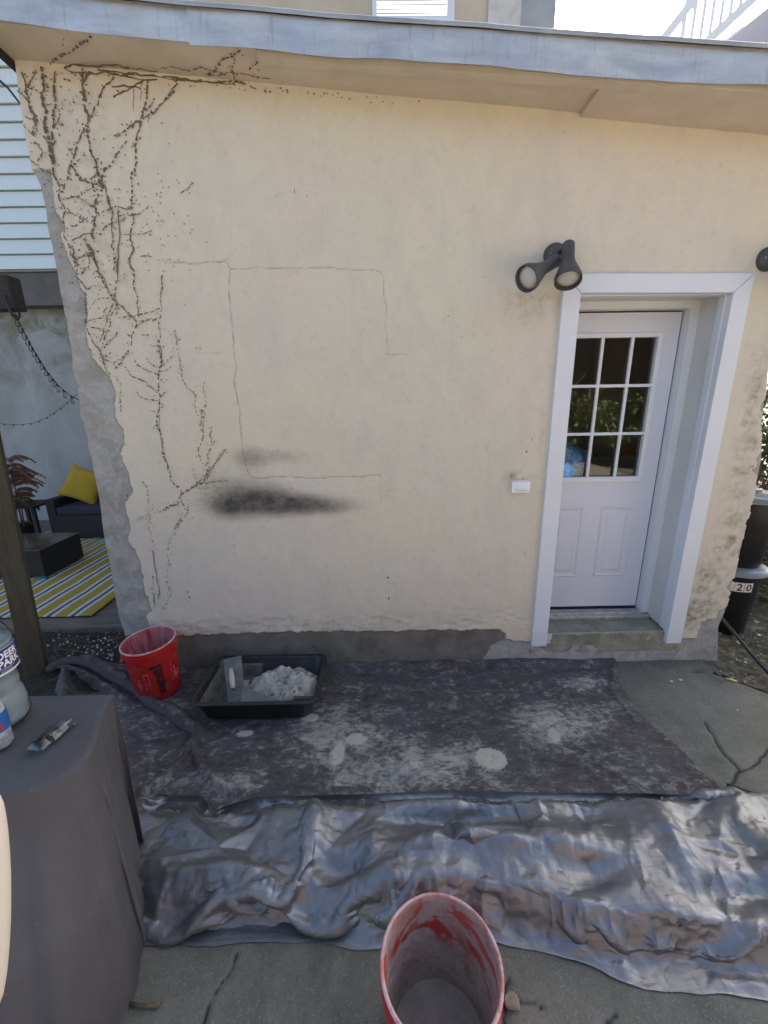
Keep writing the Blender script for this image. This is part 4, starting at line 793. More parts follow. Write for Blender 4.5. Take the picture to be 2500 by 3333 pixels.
# ================================================================ behind the camera (seen only mirrored in the door glass and the metallic tarp)
M_brick = newmat('red brick'); n_ = NT(M_brick); br = n_.N.new('ShaderNodeTexBrick'); br.inputs['Color1'].default_value = (.17, .10, .08, 1); br.inputs['Color2'].default_value = (.12, .08, .065, 1); br.inputs['Mortar'].default_value = (.22, .20, .18, 1); br.inputs['Scale'].default_value = 4.4
mp = n_.N.new('ShaderNodeMapping'); mp.inputs['Rotation'].default_value = (math.pi/2, 0, 0); n_.L.new(n_.tc, mp.inputs[0]); n_.L.new(mp.outputs[0], br.inputs['Vector']); n_.out(br.outputs[0], .9)
hb = thing('brick_house', 'red brick house mirrored in the door glass', 'building', (3.2, -5.2, 0))
b = MB(); b.box((-2.2, -.2, 0), (-.35, 0, 6)); b.box((.65, -.2, 0), (3.5, 0, 6)); b.box((-.35, -.2, 2.4), (.65, 0, 6)); b.build('wall', M_brick, hb)
b = MB(); b.box((-.35, -.15, 0), (-.22, .03, 2.4)); b.box((.52, -.15, 0), (.65, .03, 2.4)); b.box((-.22, -.15, 2.28), (.52, .03, 2.4)); b.build('door_casing', M_white, hb)
b = MB(); b.box((-.22, -.2, 0), (.52, -.1, 2.28)); b.build('door', mat('dark door', (.05, .05, .05), .5), hb)
hb.location = (9.1, -5.2, 0)
M_brk2 = M_brick.copy(); M_brk2.name = 'warm brick'
for nd in M_brk2.node_tree.nodes:
    if nd.type == 'TEX_BRICK': nd.inputs['Color1'].default_value = (.27, .10, .065, 1); nd.inputs['Color2'].default_value = (.21, .085, .06, 1); nd.inputs['Mortar'].default_value = (.42, .36, .30, 1)
lw = thing('low_brick_wall', 'low red brick wall whose warm colour shows in the silver tarp', 'wall', (2.2, -3.3, 0))
b = MB(); b.box((-1.4, -.1, 0), (1.3, .1, .95)); b.build('brickwork', M_brk2, lw); b = MB(); b.box((-1.44, -.14, .95), (1.34, .14, 1.01), ch=.008); b.build('coping', mat('coping stone', (.2, .18, .15), .9), lw)
tr = thing('garden_tree', 'leafy garden tree mirrored in the door glass', 'tree', (4.4, -5.8, 0)); b = MB()
for k in range(7): leaves(b, 1500, (random.uniform(-2.0, 1.9), random.uniform(-.6, .6), random.uniform(.3, 2.0)), (1.2, .8, .8), .16)
b.build('crown', M_leafy, tr); b = MB(); b.tube([Vector((0, 0, 0)), Vector((.1, 0, 1.5)), Vector((-.1, .1, 3))], [.16, .13, .08], 10)
for k in range(6): a = k; b.tube([Vector((0, 0, 1.2+k*.25)), Vector((math.cos(a)*1., .2, 2.4+k*.3))], [.06, .02], 6)
b.build('trunk', M_twig, tr)
fw = thing('dark_reflection_fence', 'unseen dark board fence added to darken the door glass reflection', 'fence', (0, -7.2, 0)); b = MB()  # unseen fence added so the door glass mirrors something dark
for k in range(70): x = -7+k*.24; b.box((x, -.02, 0), (x+.225, .02, 4.2+random.uniform(-.02, .02)))
b.build('boards', mat('dark reflection grey brown', (.07, .055, .045), .9, col2=(.04, .035, .03), scale=4), fw)
# blue foil bag just inside the glass
vs, fs = pillow_mesh(.46, .40, .26, 28, .05, 8); bg_ = newmat('blue foil'); n_ = NT(bg_); n_.out((.22, .52, .92), .3, n_.bump(n_.noise(16, 4, .6), 1, .03), .35)
o = pydata('foil_balloon', vs, fs, bg_, None, True); o.location = (1.235, DY+.14, 1.345); o.rotation_euler = (0, rad(28), 0); tag(o, 'shiny blue foil balloon behind the lower left panes of the door', 'balloon')
# ================================================================ cloths on the ground
def delau(pts, X, Y):
    """piecewise linear height through scattered (x,y,h)"""
    vv, _, ff, *_r = delaunay_2d_cdt([Vector((p[0], p[1])) for p in pts], [], [], 0, 1e-7)
    P_ = np.array([[p[0], p[1], p[2]] for p in pts]); V = np.array([[v_.x, v_.y] for v_ in vv])
    h = np.array([P_[np.argmin((P_[:, 0]-v_[0])**2+(P_[:, 1]-v_[1])**2), 2] for v_ in V])
    out = np.zeros_like(X); 
    for f in ff:
        (ax, ay), (bx, by), (cx_, cy2) = V[f[0]], V[f[1]], V[f[2]]
        m = (X >= min(ax, bx, cx_)) & (X <= max(ax, bx, cx_)) & (Y >= min(ay, by, cy2)) & (Y <= max(ay, by, cy2))
        if not m.any(): continue
        dt = (by-cy2)*(ax-cx_)+(cx_-bx)*(ay-cy2)
        if abs(dt) < 1e-12: continue
        xx_, yy_ = X[m], Y[m]; l1 = ((by-cy2)*(xx_-cx_)+(cx_-bx)*(yy_-cy2))/dt; l2 = ((cy2-ay)*(xx_-cx_)+(ax-cx_)*(yy_-cy2))/dt; l3 = 1-l1-l2
        k = (l1 >= -1e-6) & (l2 >= -1e-6) & (l3 >= -1e-6); o = out[m]; o[k] = (l1*h[f[0]]+l2*h[f[1]]+l3*h[f[2]])[k]; out[m] = o
    return out
def facets(X, Y, sp, amp, seed, ax=1., ay=1.):
    r = np.random.default_rng(seed); x0, x1, y0, y1 = X.min()-sp*2, X.max()+sp*2, Y.min()-sp*2, Y.max()+sp*2; pts = []
    xa = np.arange(x0, x1, sp*ax); ya = np.arange(y0, y1, sp*ay)
    for i, x in enumerate(xa):
        for j, y in enumerate(ya): pts.append((x+r.uniform(-.48, .48)*sp*ax, y+r.uniform(-.48, .48)*sp*ay, r.uniform(-1, 1)*amp))
    return delau(pts, X, Y)
def blur(H, n=1):
    for _ in range(n):
        H = H.copy(); H[1:-1, 1:-1] = (H[1:-1, 1:-1]*4+H[:-2, 1:-1]+H[2:, 1:-1]+H[1:-1, :-2]+H[1:-1, 2:])/8
    return H
# ---- dusty drop cloth
xs = np.arange(-2.5, 1.75, .0095); ys = np.arange(1.0, 2.56, .0095); X, Y = np.meshgrid(xs, ys)
poly = [gx(*q_) for q_ in [(2000, 2148), (2012, 2170), (2012, 2240), (2060, 2300), (2130, 2370), (2200, 2440), (2290, 2530), (2400, 2640), (2500, 2760), (2300, 2860), (500, 2860), (300, 2700), (200, 2500), (180, 2262), (215, 2190), (250, 2262), (330, 2262), (236, 2200), (165, 2188), (150, 2165), (205, 2135), (300, 2136), (400, 2150)]]+[(-1.25, 2.46), (.2, 2.49)]
jx = vnoise(X, Y, 6, 201, 4)*.05; jy = vnoise(X, Y, 6, 211, 4)*.05
kp = inpoly((X+jx)[:-1, :-1], (Y+jy)[:-1, :-1], poly)
def ridge(L, hgt, wd, sharp=2.0, taper=True):
    P_ = [gx(*q_[:2], .03) for q_ in L]; D_, s_ = segdist(X, Y, P_, wd*3.5); hh = np.exp(-(D_/wd)**sharp)*hgt
    return hh
H = .010+vnoise(X, Y, 1.6, 221, 3)*.016+vnoise(X, Y, 7, 222, 4)*.012+facets(X, Y, .16, .010, 4, 1.6, 1)+facets(X, Y, .06, .0035, 5, 1.5, 1)
rl = [(155, 2168), (200, 2150), (250, 2148), (300, 2162), (350, 2190), (430, 2235), (500, 2285), (560, 2330), (610, 2375)]
def flap(L, hgt, w_near, w_far):
    P_ = [gx(*q_, .03) for q_ in L]; D_, s_ = segdist(X, Y, P_, max(w_near, w_far)*3.2); yl = np.interp(X, [p[0] for p in P_], [p[1] for p in P_]); far_ = Y > yl
    wv_ = np.where(far_, w_far, w_near)*(1+vnoise(X, Y, 9, 231, 3)*.8); return np.exp(-(D_/wv_)**2.2)*hgt*(1+vnoise(X, Y, 7, 232, 3)*.7)
H = np.maximum(H, flap(rl, .085, .026, .06)*(1-np.exp(-(np.hypot(X+1.455, Y-2.285)/.19)**5))); H = np.maximum(H, flap([(560, 2330), (610, 2375), (645, 2405)], .065, .02, .05))
H = np.maximum(H, flap([(165, 2178), (215, 2172), (270, 2190), (350, 2235), (420, 2285)], .05, .03, .03))
H = np.maximum(H, H*0+ridge([(610, 2375), (640, 2400), (610, 2430), (600, 2470), (520, 2540), (420, 2600)], .05, .022, 1.6))
H = np.maximum(H, ridge([(615, 2420), (650, 2490), (700, 2540), (750, 2575), (790, 2570)], .055, .020, 1.6))
H = np.maximum(H, ridge([(610, 2380), (560, 2440), (480, 2500)], .03, .02, 1.8))
H = np.maximum(H, ridge([(215, 2200), (215, 2300)], .10, .045, 1.8))
H += ridge([(660, 2460), (900, 2445), (1150, 2450)], .012, .008) + ridge([(1140, 2630), (1250, 2540), (1340, 2470)], .010, .007)+ridge([(1080, 2450), (1090, 2560)], .008, .010)+ridge([(2000, 2160), (1990, 2240), (2060, 2330)], .014, .02)+ridge([(1500, 2260), (1800, 2380), (2100, 2560)], .008, .010)+ridge([(1300, 2300), (1500, 2255), (1700, 2250)], .010, .012)+ridge([(1700, 2380), (1980, 2500), (2200, 2640)], .010, .012)
H += .02*np.clip((Y-2.42)/.06, 0, 1)*(X > -1)
# underlying slab relief
H += .004
msk = np.maximum.reduce([1.1*np.exp(-(((X-a)/sx_)**2+((Y-b_)/sy2)**2)) for a, b_, sx_, sy2 in [(gx(1350, 2500)[0], gx(1350, 2500)[1], .65, .28), (gx(1100, 2400)[0], gx(1100, 2400)[1], .4, .35), (gx(1800, 2350)[0], gx(1800, 2350)[1], .4, .25), (gx(750, 2560)[0], gx(750, 2560)[1], .2, .12), (gx(1900, 2230)[0], gx(1900, 2230)[1], .2, .14)]]+[X*0+.50])
thick = np.zeros_like(X)
def patch(cu_, cv_, ru, rv, seed):
    kk = .8 if seed == 301 else 2.2
    a = gx(cu_, cv_); n = vnoise(X, Y, 14, seed, 5)*kk; e = gx(cu_+ru, cv_)[0]-a[0]; g_ = abs(gx(cu_, cv_+rv)[1]-a[1]); return (((X-a[0])/e)**2+((Y-a[1])/g_)**2 < (1+n)).astype(float)
for k in [(1595, 2478, 50, 36, 301), (1100, 2460, 24, 38, 303), (1160, 2410, 34, 20, 304), (1800, 2405, 20, 22, 305), (1010, 2345, 30, 12, 307), (1350, 2500, 16, 10, 310), (800, 2395, 30, 12, 311), (1230, 2560, 10, 12, 312), ]: thick = np.maximum(thick, patch(*k))
H += thick*.003
M_drop = newmat('dusty drop cloth'); n_ = NT(M_drop); dm, tk, _c, _d = n_.attr('mask')
col = n_.mix(n_.rng(n_.noise(4, 5, .6), .35, .65), (.047, .038, .040), (.072, .061, .063))
sm = n_.noise(5.5, 8, .72, 1.0, scale3=(1, 1.5, 1)); sm2 = n_.noise(18, 7, .68, .9, scale3=(1, 1.5, 1)); sm3 = n_.noise(15, 8, .8, 2.2, scale3=(.5, 1.4, 1))
f = n_.math('ADD', n_.math('ADD', n_.math('ADD', n_.math('MULTIPLY', sm, .38), n_.math('MULTIPLY', sm2, .34)), n_.math('MULTIPLY', sm3, .28)), n_.math('MULTIPLY', n_.math('SUBTRACT', dm, .55), .17))
col = n_.mix(n_.math('MULTIPLY', n_.rng(f, .40, .56), .5), col, (.19, .18, .17)); dal = n_.math('MULTIPLY', n_.rng(f, .515, .63), n_.rng(n_.noise(70, 5, .8), .3, .6, .45, .95)); col = n_.mix(dal, col, n_.mix(n_.rng(n_.noise(3, 3), .4, .6), (.49, .47, .38), (.41, .41, .36)))
pk = n_.noise(120, 2, .5); col = n_.mix(n_.rng(pk, .72, .76), col, (.40, .39, .34)); col = n_.mix(n_.math('MULTIPLY', tk, n_.rng(n_.noise(30, 6, .8), .30, .44)), col, (.46, .44, .36))
n_.out(col, .88, n_.bump(n_.math('ADD', n_.noise(40, 6, .7, .4), n_.math('MULTIPLY', f, 2.)), .5, .006)); n_.p.inputs['Specular IOR Level'].default_value = .3
dc = grid_mesh('drop_cloth', np.stack([X, Y, H], -1), kp, {'mask': np.stack([msk, thick, thick*0, thick*0+1], -1)}, M_drop); tag(dc, 'dark plaster-spattered drop cloth spread along the foot of the wall, rolled at its left edge', 'drop cloth')

def roll(L, rr, flat=.8):
    P_ = [atZ(u, v_, .03) for u, v_ in L]; pts = []; rs = []
    for i in range(len(P_)-1):
        for k in range(8):
            t = k/8; p0, p1, p2, p3 = P_[max(i-1, 0)], P_[i], P_[i+1], P_[min(i+2, len(P_)-1)]
            pts.append(.5*((2*p1)+(p2-p0)*t+(2*p0-5*p1+4*p2-p3)*t*t+(3*p1-p0-3*p2+p3)*t**3)); rs.append(rr[i]*(1-t)+rr[i+1]*t)
    pts.append(P_[-1]); rs.append(rr[-1]); e_ = (pts[0]-pts[1]).normalized(); pts = [pts[0]+e_*.030, pts[0]+e_*.022, pts[0]+e_*.010]+pts; rs = [rs[0]*.25, rs[0]*.65, rs[0]*.9]+rs
    b = MB(); b.tube(pts, rs, 24); out = []
    for v_ in b.v:
        q = Vector(v_); n = noise.noise(q*6)*.010+noise.noise(q*20)*.003; out.append((q.x+n, q.y+n*.8, max(.006, .042+(q.z-.03)*flat+n)))
    b.v = out; return b
M_roll = mat('plain dark cloth', (.085, .074, .074), .9, col2=(.065, .056, .058), scale=9, bump=.3, bscale=60)
roll([(168, 2178), (210, 2160), (255, 2157), (300, 2170), (350, 2197), (430, 2243), (500, 2292), (560, 2335), (612, 2378), (645, 2408)], [.036, .040, .038, .036, .034, .032, .030, .028, .024, .008]).build('rolled_edge', M_roll, dc, True)

# ---- crumpled silver tarp
# settle a sheet that is a little too large for its footprint over a low heap, so that it buckles into real folds
def settle_sheet(NX=256, NY=78, grow=.095, steps=70, iters=9, bend=.14, seed=3):
    U, V = np.meshgrid(np.linspace(0, 1, NX), np.linspace(0, 1, NY))
    prof = np.array([(.955, .006), (.985, .035), (1.05, .135), (1.10, .155), (1.34, .150), (1.405, .125), (1.445, .07), (1.465, .045)])
    sg = np.r_[0, np.cumsum(np.hypot(*np.diff(prof, axis=0).T))]; sg /= sg[-1]
    X = -1.10+U*3.10; Y = np.interp(V, sg, prof[:, 0]); Zp = np.interp(V, sg, prof[:, 1])
    fr = np.interp(X, [-1.1, -.75, -.4, -.1, .1, .35, .62, .8, 1.2, 2.0], [.03, .03, .015, -.005, .02, .0, -.06, -.12, -.155, -.19])
    bk = np.interp(X, [-1.1, -.85, -.78, -.6, -.2, .3, 1.0, 1.4, 2.0], [.04, .03, -.05, .02, .02, .03, .0, -.02, -.10])
    Y = Y+fr*np.clip(1-V*1.4, 0, 1)+bk*np.clip((V-.5)*2, 0, 1)+vnoise(X, X*0, 4, 71, 4)*.05*np.clip(1-V*3, 0, 1)
    P = np.stack([X, Y, Zp], -1)
    gx_ = np.linspace(-1.6, 2.4, 500); gy_ = np.linspace(.5, 1.8, 160); GX, GY = np.meshgrid(gx_, gy_)
    G = lambda cx, cy, sx, sy, a: a*np.exp(-((GX-cx)/sx)**2-((GY-cy)/sy)**2)
    frg = np.interp(GX, [-1.1, .1, .35, .8, 1.2, 2.0], [0, 0, -.02, -.11, -.15, -.185])
    body = 1/(1+np.exp(-(GY-1.045-frg)/.012))/(1+np.exp((GY-1.405)/.014))
    top = .125+.025*np.sin(GX*2.3+.6)+G(.28, 1.31, .30, .055, -.10)+G(-.15, 1.13, .10, .05, -.07)+G(.85, 1.33, .12, .07, -.06)+G(-.62, 1.36, .09, .07, -.06)+G(.35, 1.18, .30, .035, .05)+G(1.12, 1.22, .06, .16, .05)+G(-.30, 1.30, .05, .13, .06)+G(1.5, 1.1, .10, .2, .06)+G(1.25, 1.02, .12, .04, -.07)+G(-.62, 1.12, .25, .03, .03)+G(.75, 1.1, .10, .05, -.05)
    Hs = np.maximum(body*np.maximum(top, .02), 0)+.006
    def Hat(x, y):
        a = np.clip((x+1.6)/4*499, 0, 498.9); b_ = np.clip((y-.5)/1.3*159, 0, 158.9); i = a.astype(int); j = b_.astype(int); f = a-i; g = b_-j
        return (Hs[j, i]*(1-f)+Hs[j, i+1]*f)*(1-g)+(Hs[j+1, i]*(1-f)+Hs[j+1, i+1]*f)*g
    offs = [(0, 1, 1.), (1, 0, 1.), (1, 1, .6), (1, -1, .6), (0, 2, bend), (2, 0, bend), (0, 5, bend*.7), (5, 0, bend*.7), (3, 3, bend*.5), (3, -3, bend*.5)]
    def pair(A, dj, di):
        if di >= 0: return A[:NY-dj, :NX-di], A[dj:, di:]
        return A[:NY-dj, -di:], A[dj:, :NX+di]
    rest0 = [np.linalg.norm(pair(P, dj, di)[1]-pair(P, dj, di)[0], axis=-1) for dj, di, k in offs]
    pin = np.zeros((NY, NX), bool); pin[0] = pin[-1] = True; pin[:, 0] = pin[:, -1] = True
    P0 = P.copy(); P[..., 2] += (vnoise(X, Y, 5, seed, 2)*.09+vnoise(X, Y, 10, seed+5, 2)*.03)*np.sin(np.pi*V)+.0; P[..., 1] += vnoise(X, Y, 6, seed+9, 2)*.05*np.sin(np.pi*V)
    vel = np.zeros_like(P); dt = .02
    gl = 1+grow*(.8+1.2*(vnoise(X, Y, 1.6, seed+20, 2)+.35))*np.clip(np.minimum(V/.16, (1-V)/.14), 0, 1)
    for st_ in range(steps):
        g = 1+(gl-1)*min(1, (st_+1)/(steps*.45)); vel[..., 2] -= 9.8*dt; Q = P+vel*dt; Q[pin] = P0[pin]
        for it in range(iters):
            for (dj, di, k), r0 in zip(offs, rest0):
                for ph in (0, 1):
                    A, B = pair(Q, dj, di); gg = pair(g, dj, di)[0]
                    d = B-A; L = np.sqrt((d*d).sum(-1))+1e-9; r = r0*gg*(1 if k > .55 else .985); e = (L-r)/L
                    if k <= .55: e = np.minimum(e, 0)
                    # checker on the leading index so a point is touched once per phase
                    jj, ii = np.indices(L.shape); s_ = max(dj, 1) if dj else 1
                    m = ((jj//dj) % 2 == ph) if dj else ((ii//di) % 2 == ph)
                    c = (.5*k*e*m)[..., None]*d; A += c; B -= c
            Q[pin] = P0[pin]
            h = Hat(Q[..., 0], Q[..., 1]); below = Q[..., 2] < h; Q[..., 2] = np.where(below, h, Q[..., 2])
        vel = (Q-P)/dt*.90; vel[below] *= .4; P = Q
    return P
TARP = settle_sheet()
def _up(A):
    B = np.zeros((A.shape[0]*2-1, A.shape[1], 3)); B[::2] = A; B[1::2] = (A[:-1]+A[1:])/2; C_ = np.zeros((B.shape[0], A.shape[1]*2-1, 3)); C_[:, ::2] = B; C_[:, 1::2] = (B[:, :-1]+B[:, 1:])/2
    D_ = C_.copy(); D_[1:-1, 1:-1] = (C_[1:-1, 1:-1]*4+C_[:-2, 1:-1]+C_[2:, 1:-1]+C_[1:-1, :-2]+C_[1:-1, 2:])/8; return D_
TARP = _up(TARP)
_dx = np.gradient(TARP, axis=1); _dy = np.gradient(TARP, axis=0); _n = np.cross(_dx, _dy); _n /= np.linalg.norm(_n, axis=-1)[..., None]+1e-9
_A, _B = np.meshgrid(np.linspace(0, 3.4, TARP.shape[1]), np.linspace(0, 1.0, TARP.shape[0])); _A2 = _A+vnoise(_A, _B, 3, 77, 2)*.06; _B2 = _B+vnoise(_A, _B, 3, 78, 2)*.06
_f = facets(_A2, _B2, .17, .030, 61, 1.5, .7)+facets(_A2*.8+_B2*.6, _B2*.8-_A2*.6, .08, .0085, 62, 1.4, .8)*(.35+1.3*np.clip(vnoise(_A, _B, 3.5, 79, 2)*2+.5, 0, 1))+facets(_A2, _B2, .030, .0036, 63, .8, 1.4)
_f *= np.clip(np.minimum(_B/.05, (1-_B)/.05), .15, 1)
TARP = TARP+_n*_f[..., None]; TARP[..., 2] = np.maximum(TARP[..., 2], .006)

P_ = TARP.astype(float)
M_tarp = newmat('silver tarpaulin'); n_ = NT(M_tarp)
wv = n_.N.new('ShaderNodeTexWave'); wv.inputs['Scale'].default_value = 110; wv.bands_direction = 'X'; n_.L.new(n_.tc, wv.inputs[0]); wv2 = n_.N.new('ShaderNodeTexWave'); wv2.inputs['Scale'].default_value = 110; wv2.bands_direction = 'Y'; n_.L.new(n_.tc, wv2.inputs[0])
cre = n_.noise(7, 3, .6, .8); col = n_.mix(n_.rng(n_.noise(6, 6, .7, .5), .35, .65), (.27, .285, .295), (.20, .21, .22)); col = n_.mix(n_.math('MULTIPLY', n_.rng(n_.noise(40, 5, .75), .58, .72), .3), col, (.18, .17, .16))
hb_ = n_.math('ADD', n_.math('MULTIPLY', n_.math('MINIMUM', n_.math('ABSOLUTE', n_.math('SUBTRACT', cre, .5)), .02), 5.), n_.math('MULTIPLY', n_.math('ADD', wv.outputs[1], wv2.outputs[1]), .02))
for sc3, rz, am in (((2.2, 9, 1), .5, .35), ((7, 2.4, 1), -.35, .35), ((3.5, 14, 1), 1.1, .22), ((5, 5, 1), .2, .3)):
    vo = n_.N.new('ShaderNodeTexVoronoi'); vo.feature = 'DISTANCE_TO_EDGE'; vo.inputs['Scale'].default_value = 1.6
    mp_ = n_.N.new('ShaderNodeMapping'); mp_.inputs['Scale'].default_value = sc3; mp_.inputs['Rotation'].default_value = (0, 0, rz); n_.L.new(n_.tc, mp_.inputs[0]); n_.L.new(mp_.outputs[0], vo.inputs['Vector'])
    hb_ = n_.math('ADD', hb_, n_.math('MULTIPLY', n_.math('MINIMUM', vo.outputs['Distance'], .12), am*3.2))
n_.out(n_.mix(n_.math('MULTIPLY', n_.rng(n_.noise(70, 4, .8), .66, .72), .5), col, (.42, .41, .38)), n_.rng(n_.noise(8, 5, .7), .3, .7, .36, .52), n_.bump(hb_, .42, .010), .76)
tp = grid_mesh('silver_tarp', P_, None, None, M_tarp); shade_auto(tp, 24); tag(tp, 'crumpled silver tarpaulin heaped over something low across the foreground', 'tarp')

# black bag at the right end of the tarp
vs, fs = pillow_mesh(.42, .30, .13, 30, .04, 12)
bgm = mat('black plastic bag', (.008, .008, .009), .35, bump=.6, bscale=14)
p = atZ(2470, 2690, .08); o = pydata('rubbish_bag', vs, fs, bgm, None, True); o.location = (p.x+.13, p.y-.02, .045); o.rotation_euler = (rad(90), 0, rad(-38)); tag(o, 'black plastic bag poking out behind the right end of the silver tarp', 'bag')
o.scale = (1, 1, 1)

# ================================================================ buckets
def bucket(name, label, loc, H_, R0, R1, m_out, m_in, tilt, group, handle=True):
    t = thing(name, label, 'bucket', loc, group); t.rotation_euler = tilt
    prof = [(0, .0), (R0-.004, 0), (R0, .004)]; k = lambda z: R0+(R1-R0)*z/H_
    for z in (H_*.70,): prof.append((k(z), z))
    for z in (H_*.80, H_*.86, H_*.92): prof += [(k(z), z-.006), (k(z)+.007, z-.004), (k(z)+.007, z), (k(z), z+.002)]
    prof += [(k(H_)-.001, H_*.975), (k(H_)+.004, H_*.985), (k(H_)+.004, H_-.002), (k(H_)+.002, H_), (k(H_)-.003, H_)]
    b = MB(); b.lathe(prof, 72); o = b.build('body', m_out, t); shade_auto(o, 40)
    zi = [H_, H_-.004]+list(np.linspace(H_-.02, .02, 14)); b = MB(); pr = [(k(H_)-.003, H_)]+[(k(z)-.005, z) for z in zi[1:]]+[(R0*.9, .010), (R0*.5, .008), (0, .008)]; b.lathe(pr, 72); i_ = b.build('lining', m_in, t, True)
    b = MB(); b.lathe([(k(H_)-.0035, H_-.001), (k(H_)-.0035, H_+.0022), (k(H_)+.0015, H_+.003), (k(H_)+.0048, H_+.001), (k(H_)+.005, H_-.006)], 72); b.build('rim', M_rim, t, True)
    return t
M_rim = mat('scuffed pale rim', (.62, .45, .42), .6, col2=(.55, .20, .17), scale=22, lo=.45, hi=.6)
M_red = newmat('red bucket plastic'); n_ = NT(M_red); c_ = n_.mix(n_.rng(n_.noise(4, 5, .6), .35, .65), (.50, .018, .014), (.40, .014, .014)); c_ = n_.mix(n_.math('MULTIPLY', n_.rng(n_.noise(35, 6, .8, .5), .64, .70), .75), c_, (.60, .42, .38)); c_ = n_.mix(n_.math('MULTIPLY', n_.rng(n_.noise(8, 6, .75), .56, .7), .4), c_, (.55, .18, .15)); n_.out(c_, n_.rng(n_.noise(9, 4), .3, .7, .32, .6), n_.bump(n_.noise(30, 4), .1, .004))
M_rin = newmat('dusty red lining'); n_ = NT(M_rin); c_ = n_.mix(n_.rng(n_.noise(9, 6, .75, .2, scale3=(3, 3, .5)), .4, .62), (.42, .04, .045), (.50, .27, .28)); n_.out(c_, .75)
M_min = newmat('mortar lining'); n_ = NT(M_min); sz = n_.N.new('ShaderNodeSeparateXYZ'); n_.L.new(n_.tc, sz.inputs[0])
c_ = n_.mix(n_.rng(n_.noise(12, 6, .75, .6), .38, .62), (.50, .45, .40), (.33, .29, .255)); c_ = n_.mix(n_.math('MULTIPLY', n_.rng(n_.noise(24, 5, .8), .52, .62), .6), c_, (.60, .57, .53))
zf = n_.math('MULTIPLY', n_.rng(sz.outputs[2], .19, .25), n_.rng(n_.noise(6, 5, .6, .9, scale3=(1, 1, 1.8)), .525, .57)); c_ = n_.mix(zf, c_, (.50, .035, .028)); zf2 = n_.math('MULTIPLY', n_.rng(sz.outputs[2], .10, .14), n_.math('MULTIPLY', n_.rng(n_.noise(5, 4, .5, .4), .52, .60), .55)); c_ = n_.mix(zf2, c_, (.35, .12, .09)); c_ = n_.mix(n_.math('MULTIPLY', n_.rng(sz.outputs[2], .17, .36), n_.rng(n_.noise(5, 5, .6, .5), .38, .6, .25, .8)), c_, (.46, .15, .115)); n_.out(c_, .85, n_.bump(n_.noise(26, 6, .7), .8, .010))
k1 = bucket('bucket', 'red plastic bucket with a black smudged mark, standing at the left foot of the wall', (-1.455, 2.285, .015), .365, .128, .152, M_red, M_rin, (rad(2), rad(-2), 0), 'red plastic buckets')
# black scrubbed-out mark and ghost outlines on the bucket's camera side
def on_bucket(a, h, off): r = .128+(.152-.128)*h/.365+off; return Vector((r*math.sin(a), -r*math.cos(a), h))
def bpatch(par, a0, a1, h0, h1, m, name, off=.0012, rag=.0):
    b = MB(); n = 10; vs = []
    for i in range(n+1):
        for j in range(5): vs.append(on_bucket(a0+(a1-a0)*i/n+random.uniform(-rag, rag)*.3, h0+(h1-h0)*j/4+(random.uniform(-rag, rag)*.03 if j in (0, 4) else 0), off))
    b.add(vs, [(i*5+j, (i+1)*5+j, (i+1)*5+j+1, i*5+j+1) for i in range(n) for j in range(4)]); return b.build(name, m, par)
M_smud = mat('black smudge', (.03, .008, .008), .6, col2=(.20, .015, .012), scale=30, lo=.48, hi=.66); M_ghost = mat('worn print', (.55, .36, .33), .6, col2=(.46, .04, .035), scale=35, lo=.4, hi=.6)
aC = math.atan2(-1.455, 2.285)*-1*1.0; aC = rad(33)
bpatch(k1, aC-.20, aC+.28, .238, .256, M_smud, 'smudge', rag=.3); bpatch(k1, aC-.06, aC+.22, .165, .236, M_smud, 'smudge', .0010, rag=.2); bpatch(k1, aC+.0, aC+.20, .055, .163, M_smud, 'smudge', .0010, rag=.3)
for a in (aC-.50, aC-.34): bpatch(k1, a, a+.018, .09, .215, M_ghost, 'worn_print')
bpatch(k1, aC-.50, aC-.34, .21, .214, M_ghost, 'worn_print', .0013); bpatch(k1, aC+.62, aC+.64, .10, .25, M_ghost, 'worn_print'); bpatch(k1, aC+.64, aC+1.1, .247, .250, M_ghost, 'worn_print', .0013)
for a, h0 in ((aC+.76, .16), (aC+.86, .14), (aC+.98, .12), (aC-.86, .12), (aC-.76, .15)): bpatch(k1, a, a+.05, h0-.05, h0+.03, M_ghost, 'worn_print')
b = MB(); b.lathe([(.0, -.012), (.016, -.012), (.018, 0), (.016, .010)], 16, Matrix.Translation(on_bucket(aC-1.35, .30, .004))@Matrix.Rotation(math.pi/2, 4, 'Y')); b.build('handle_ear', M_red, k1, True)
b = MB(); n = 24; pts_ = []
for i in range(n+1):
    t = math.pi*i/n; c0 = on_bucket(aC-1.5, .30, .010); c1_ = on_bucket(aC-1.5+math.pi, .30, .010); m_ = (c0+c1_)/2; side_ = (c0-m_)*math.cos(t); dn = Vector((-math.sin(aC-1.5+1.57)*-1, 0, 0)); out_ = Vector((math.sin(aC-3.1), -math.cos(aC-3.1), 0)); pts_.append(m_+side_+(out_*.160+Vector((0, 0, -.10)))*math.sin(t))
b.tube(pts_, .0022, 6); b.build('wire_handle', mat('handle wire', (.5, .5, .5), .4, .9), k1, True)
bx = atZ(1432, 3060, .37); k2 = bucket('bucket', 'larger-looking red bucket crusted with grey mortar inside, standing nearest in the foreground', (.136, .718, .0), .385, .132, .154, M_red, M_min, (rad(0), rad(0), 1.3), 'red plastic buckets')
b = MB(); b.lathe([(0, .052), (.05, .050), (.09, .046), (.12, .050), (.1335, .062)], 48); mo = b.build('wet_mortar', mat('mortar paste', (.46, .43, .37), .6, col2=(.33, .31, .27), scale=14, bump=1, bscale=22), k2, True)
for v_ in mo.data.vertices: v_.co.z += noise.noise(v_.co*30)*.008

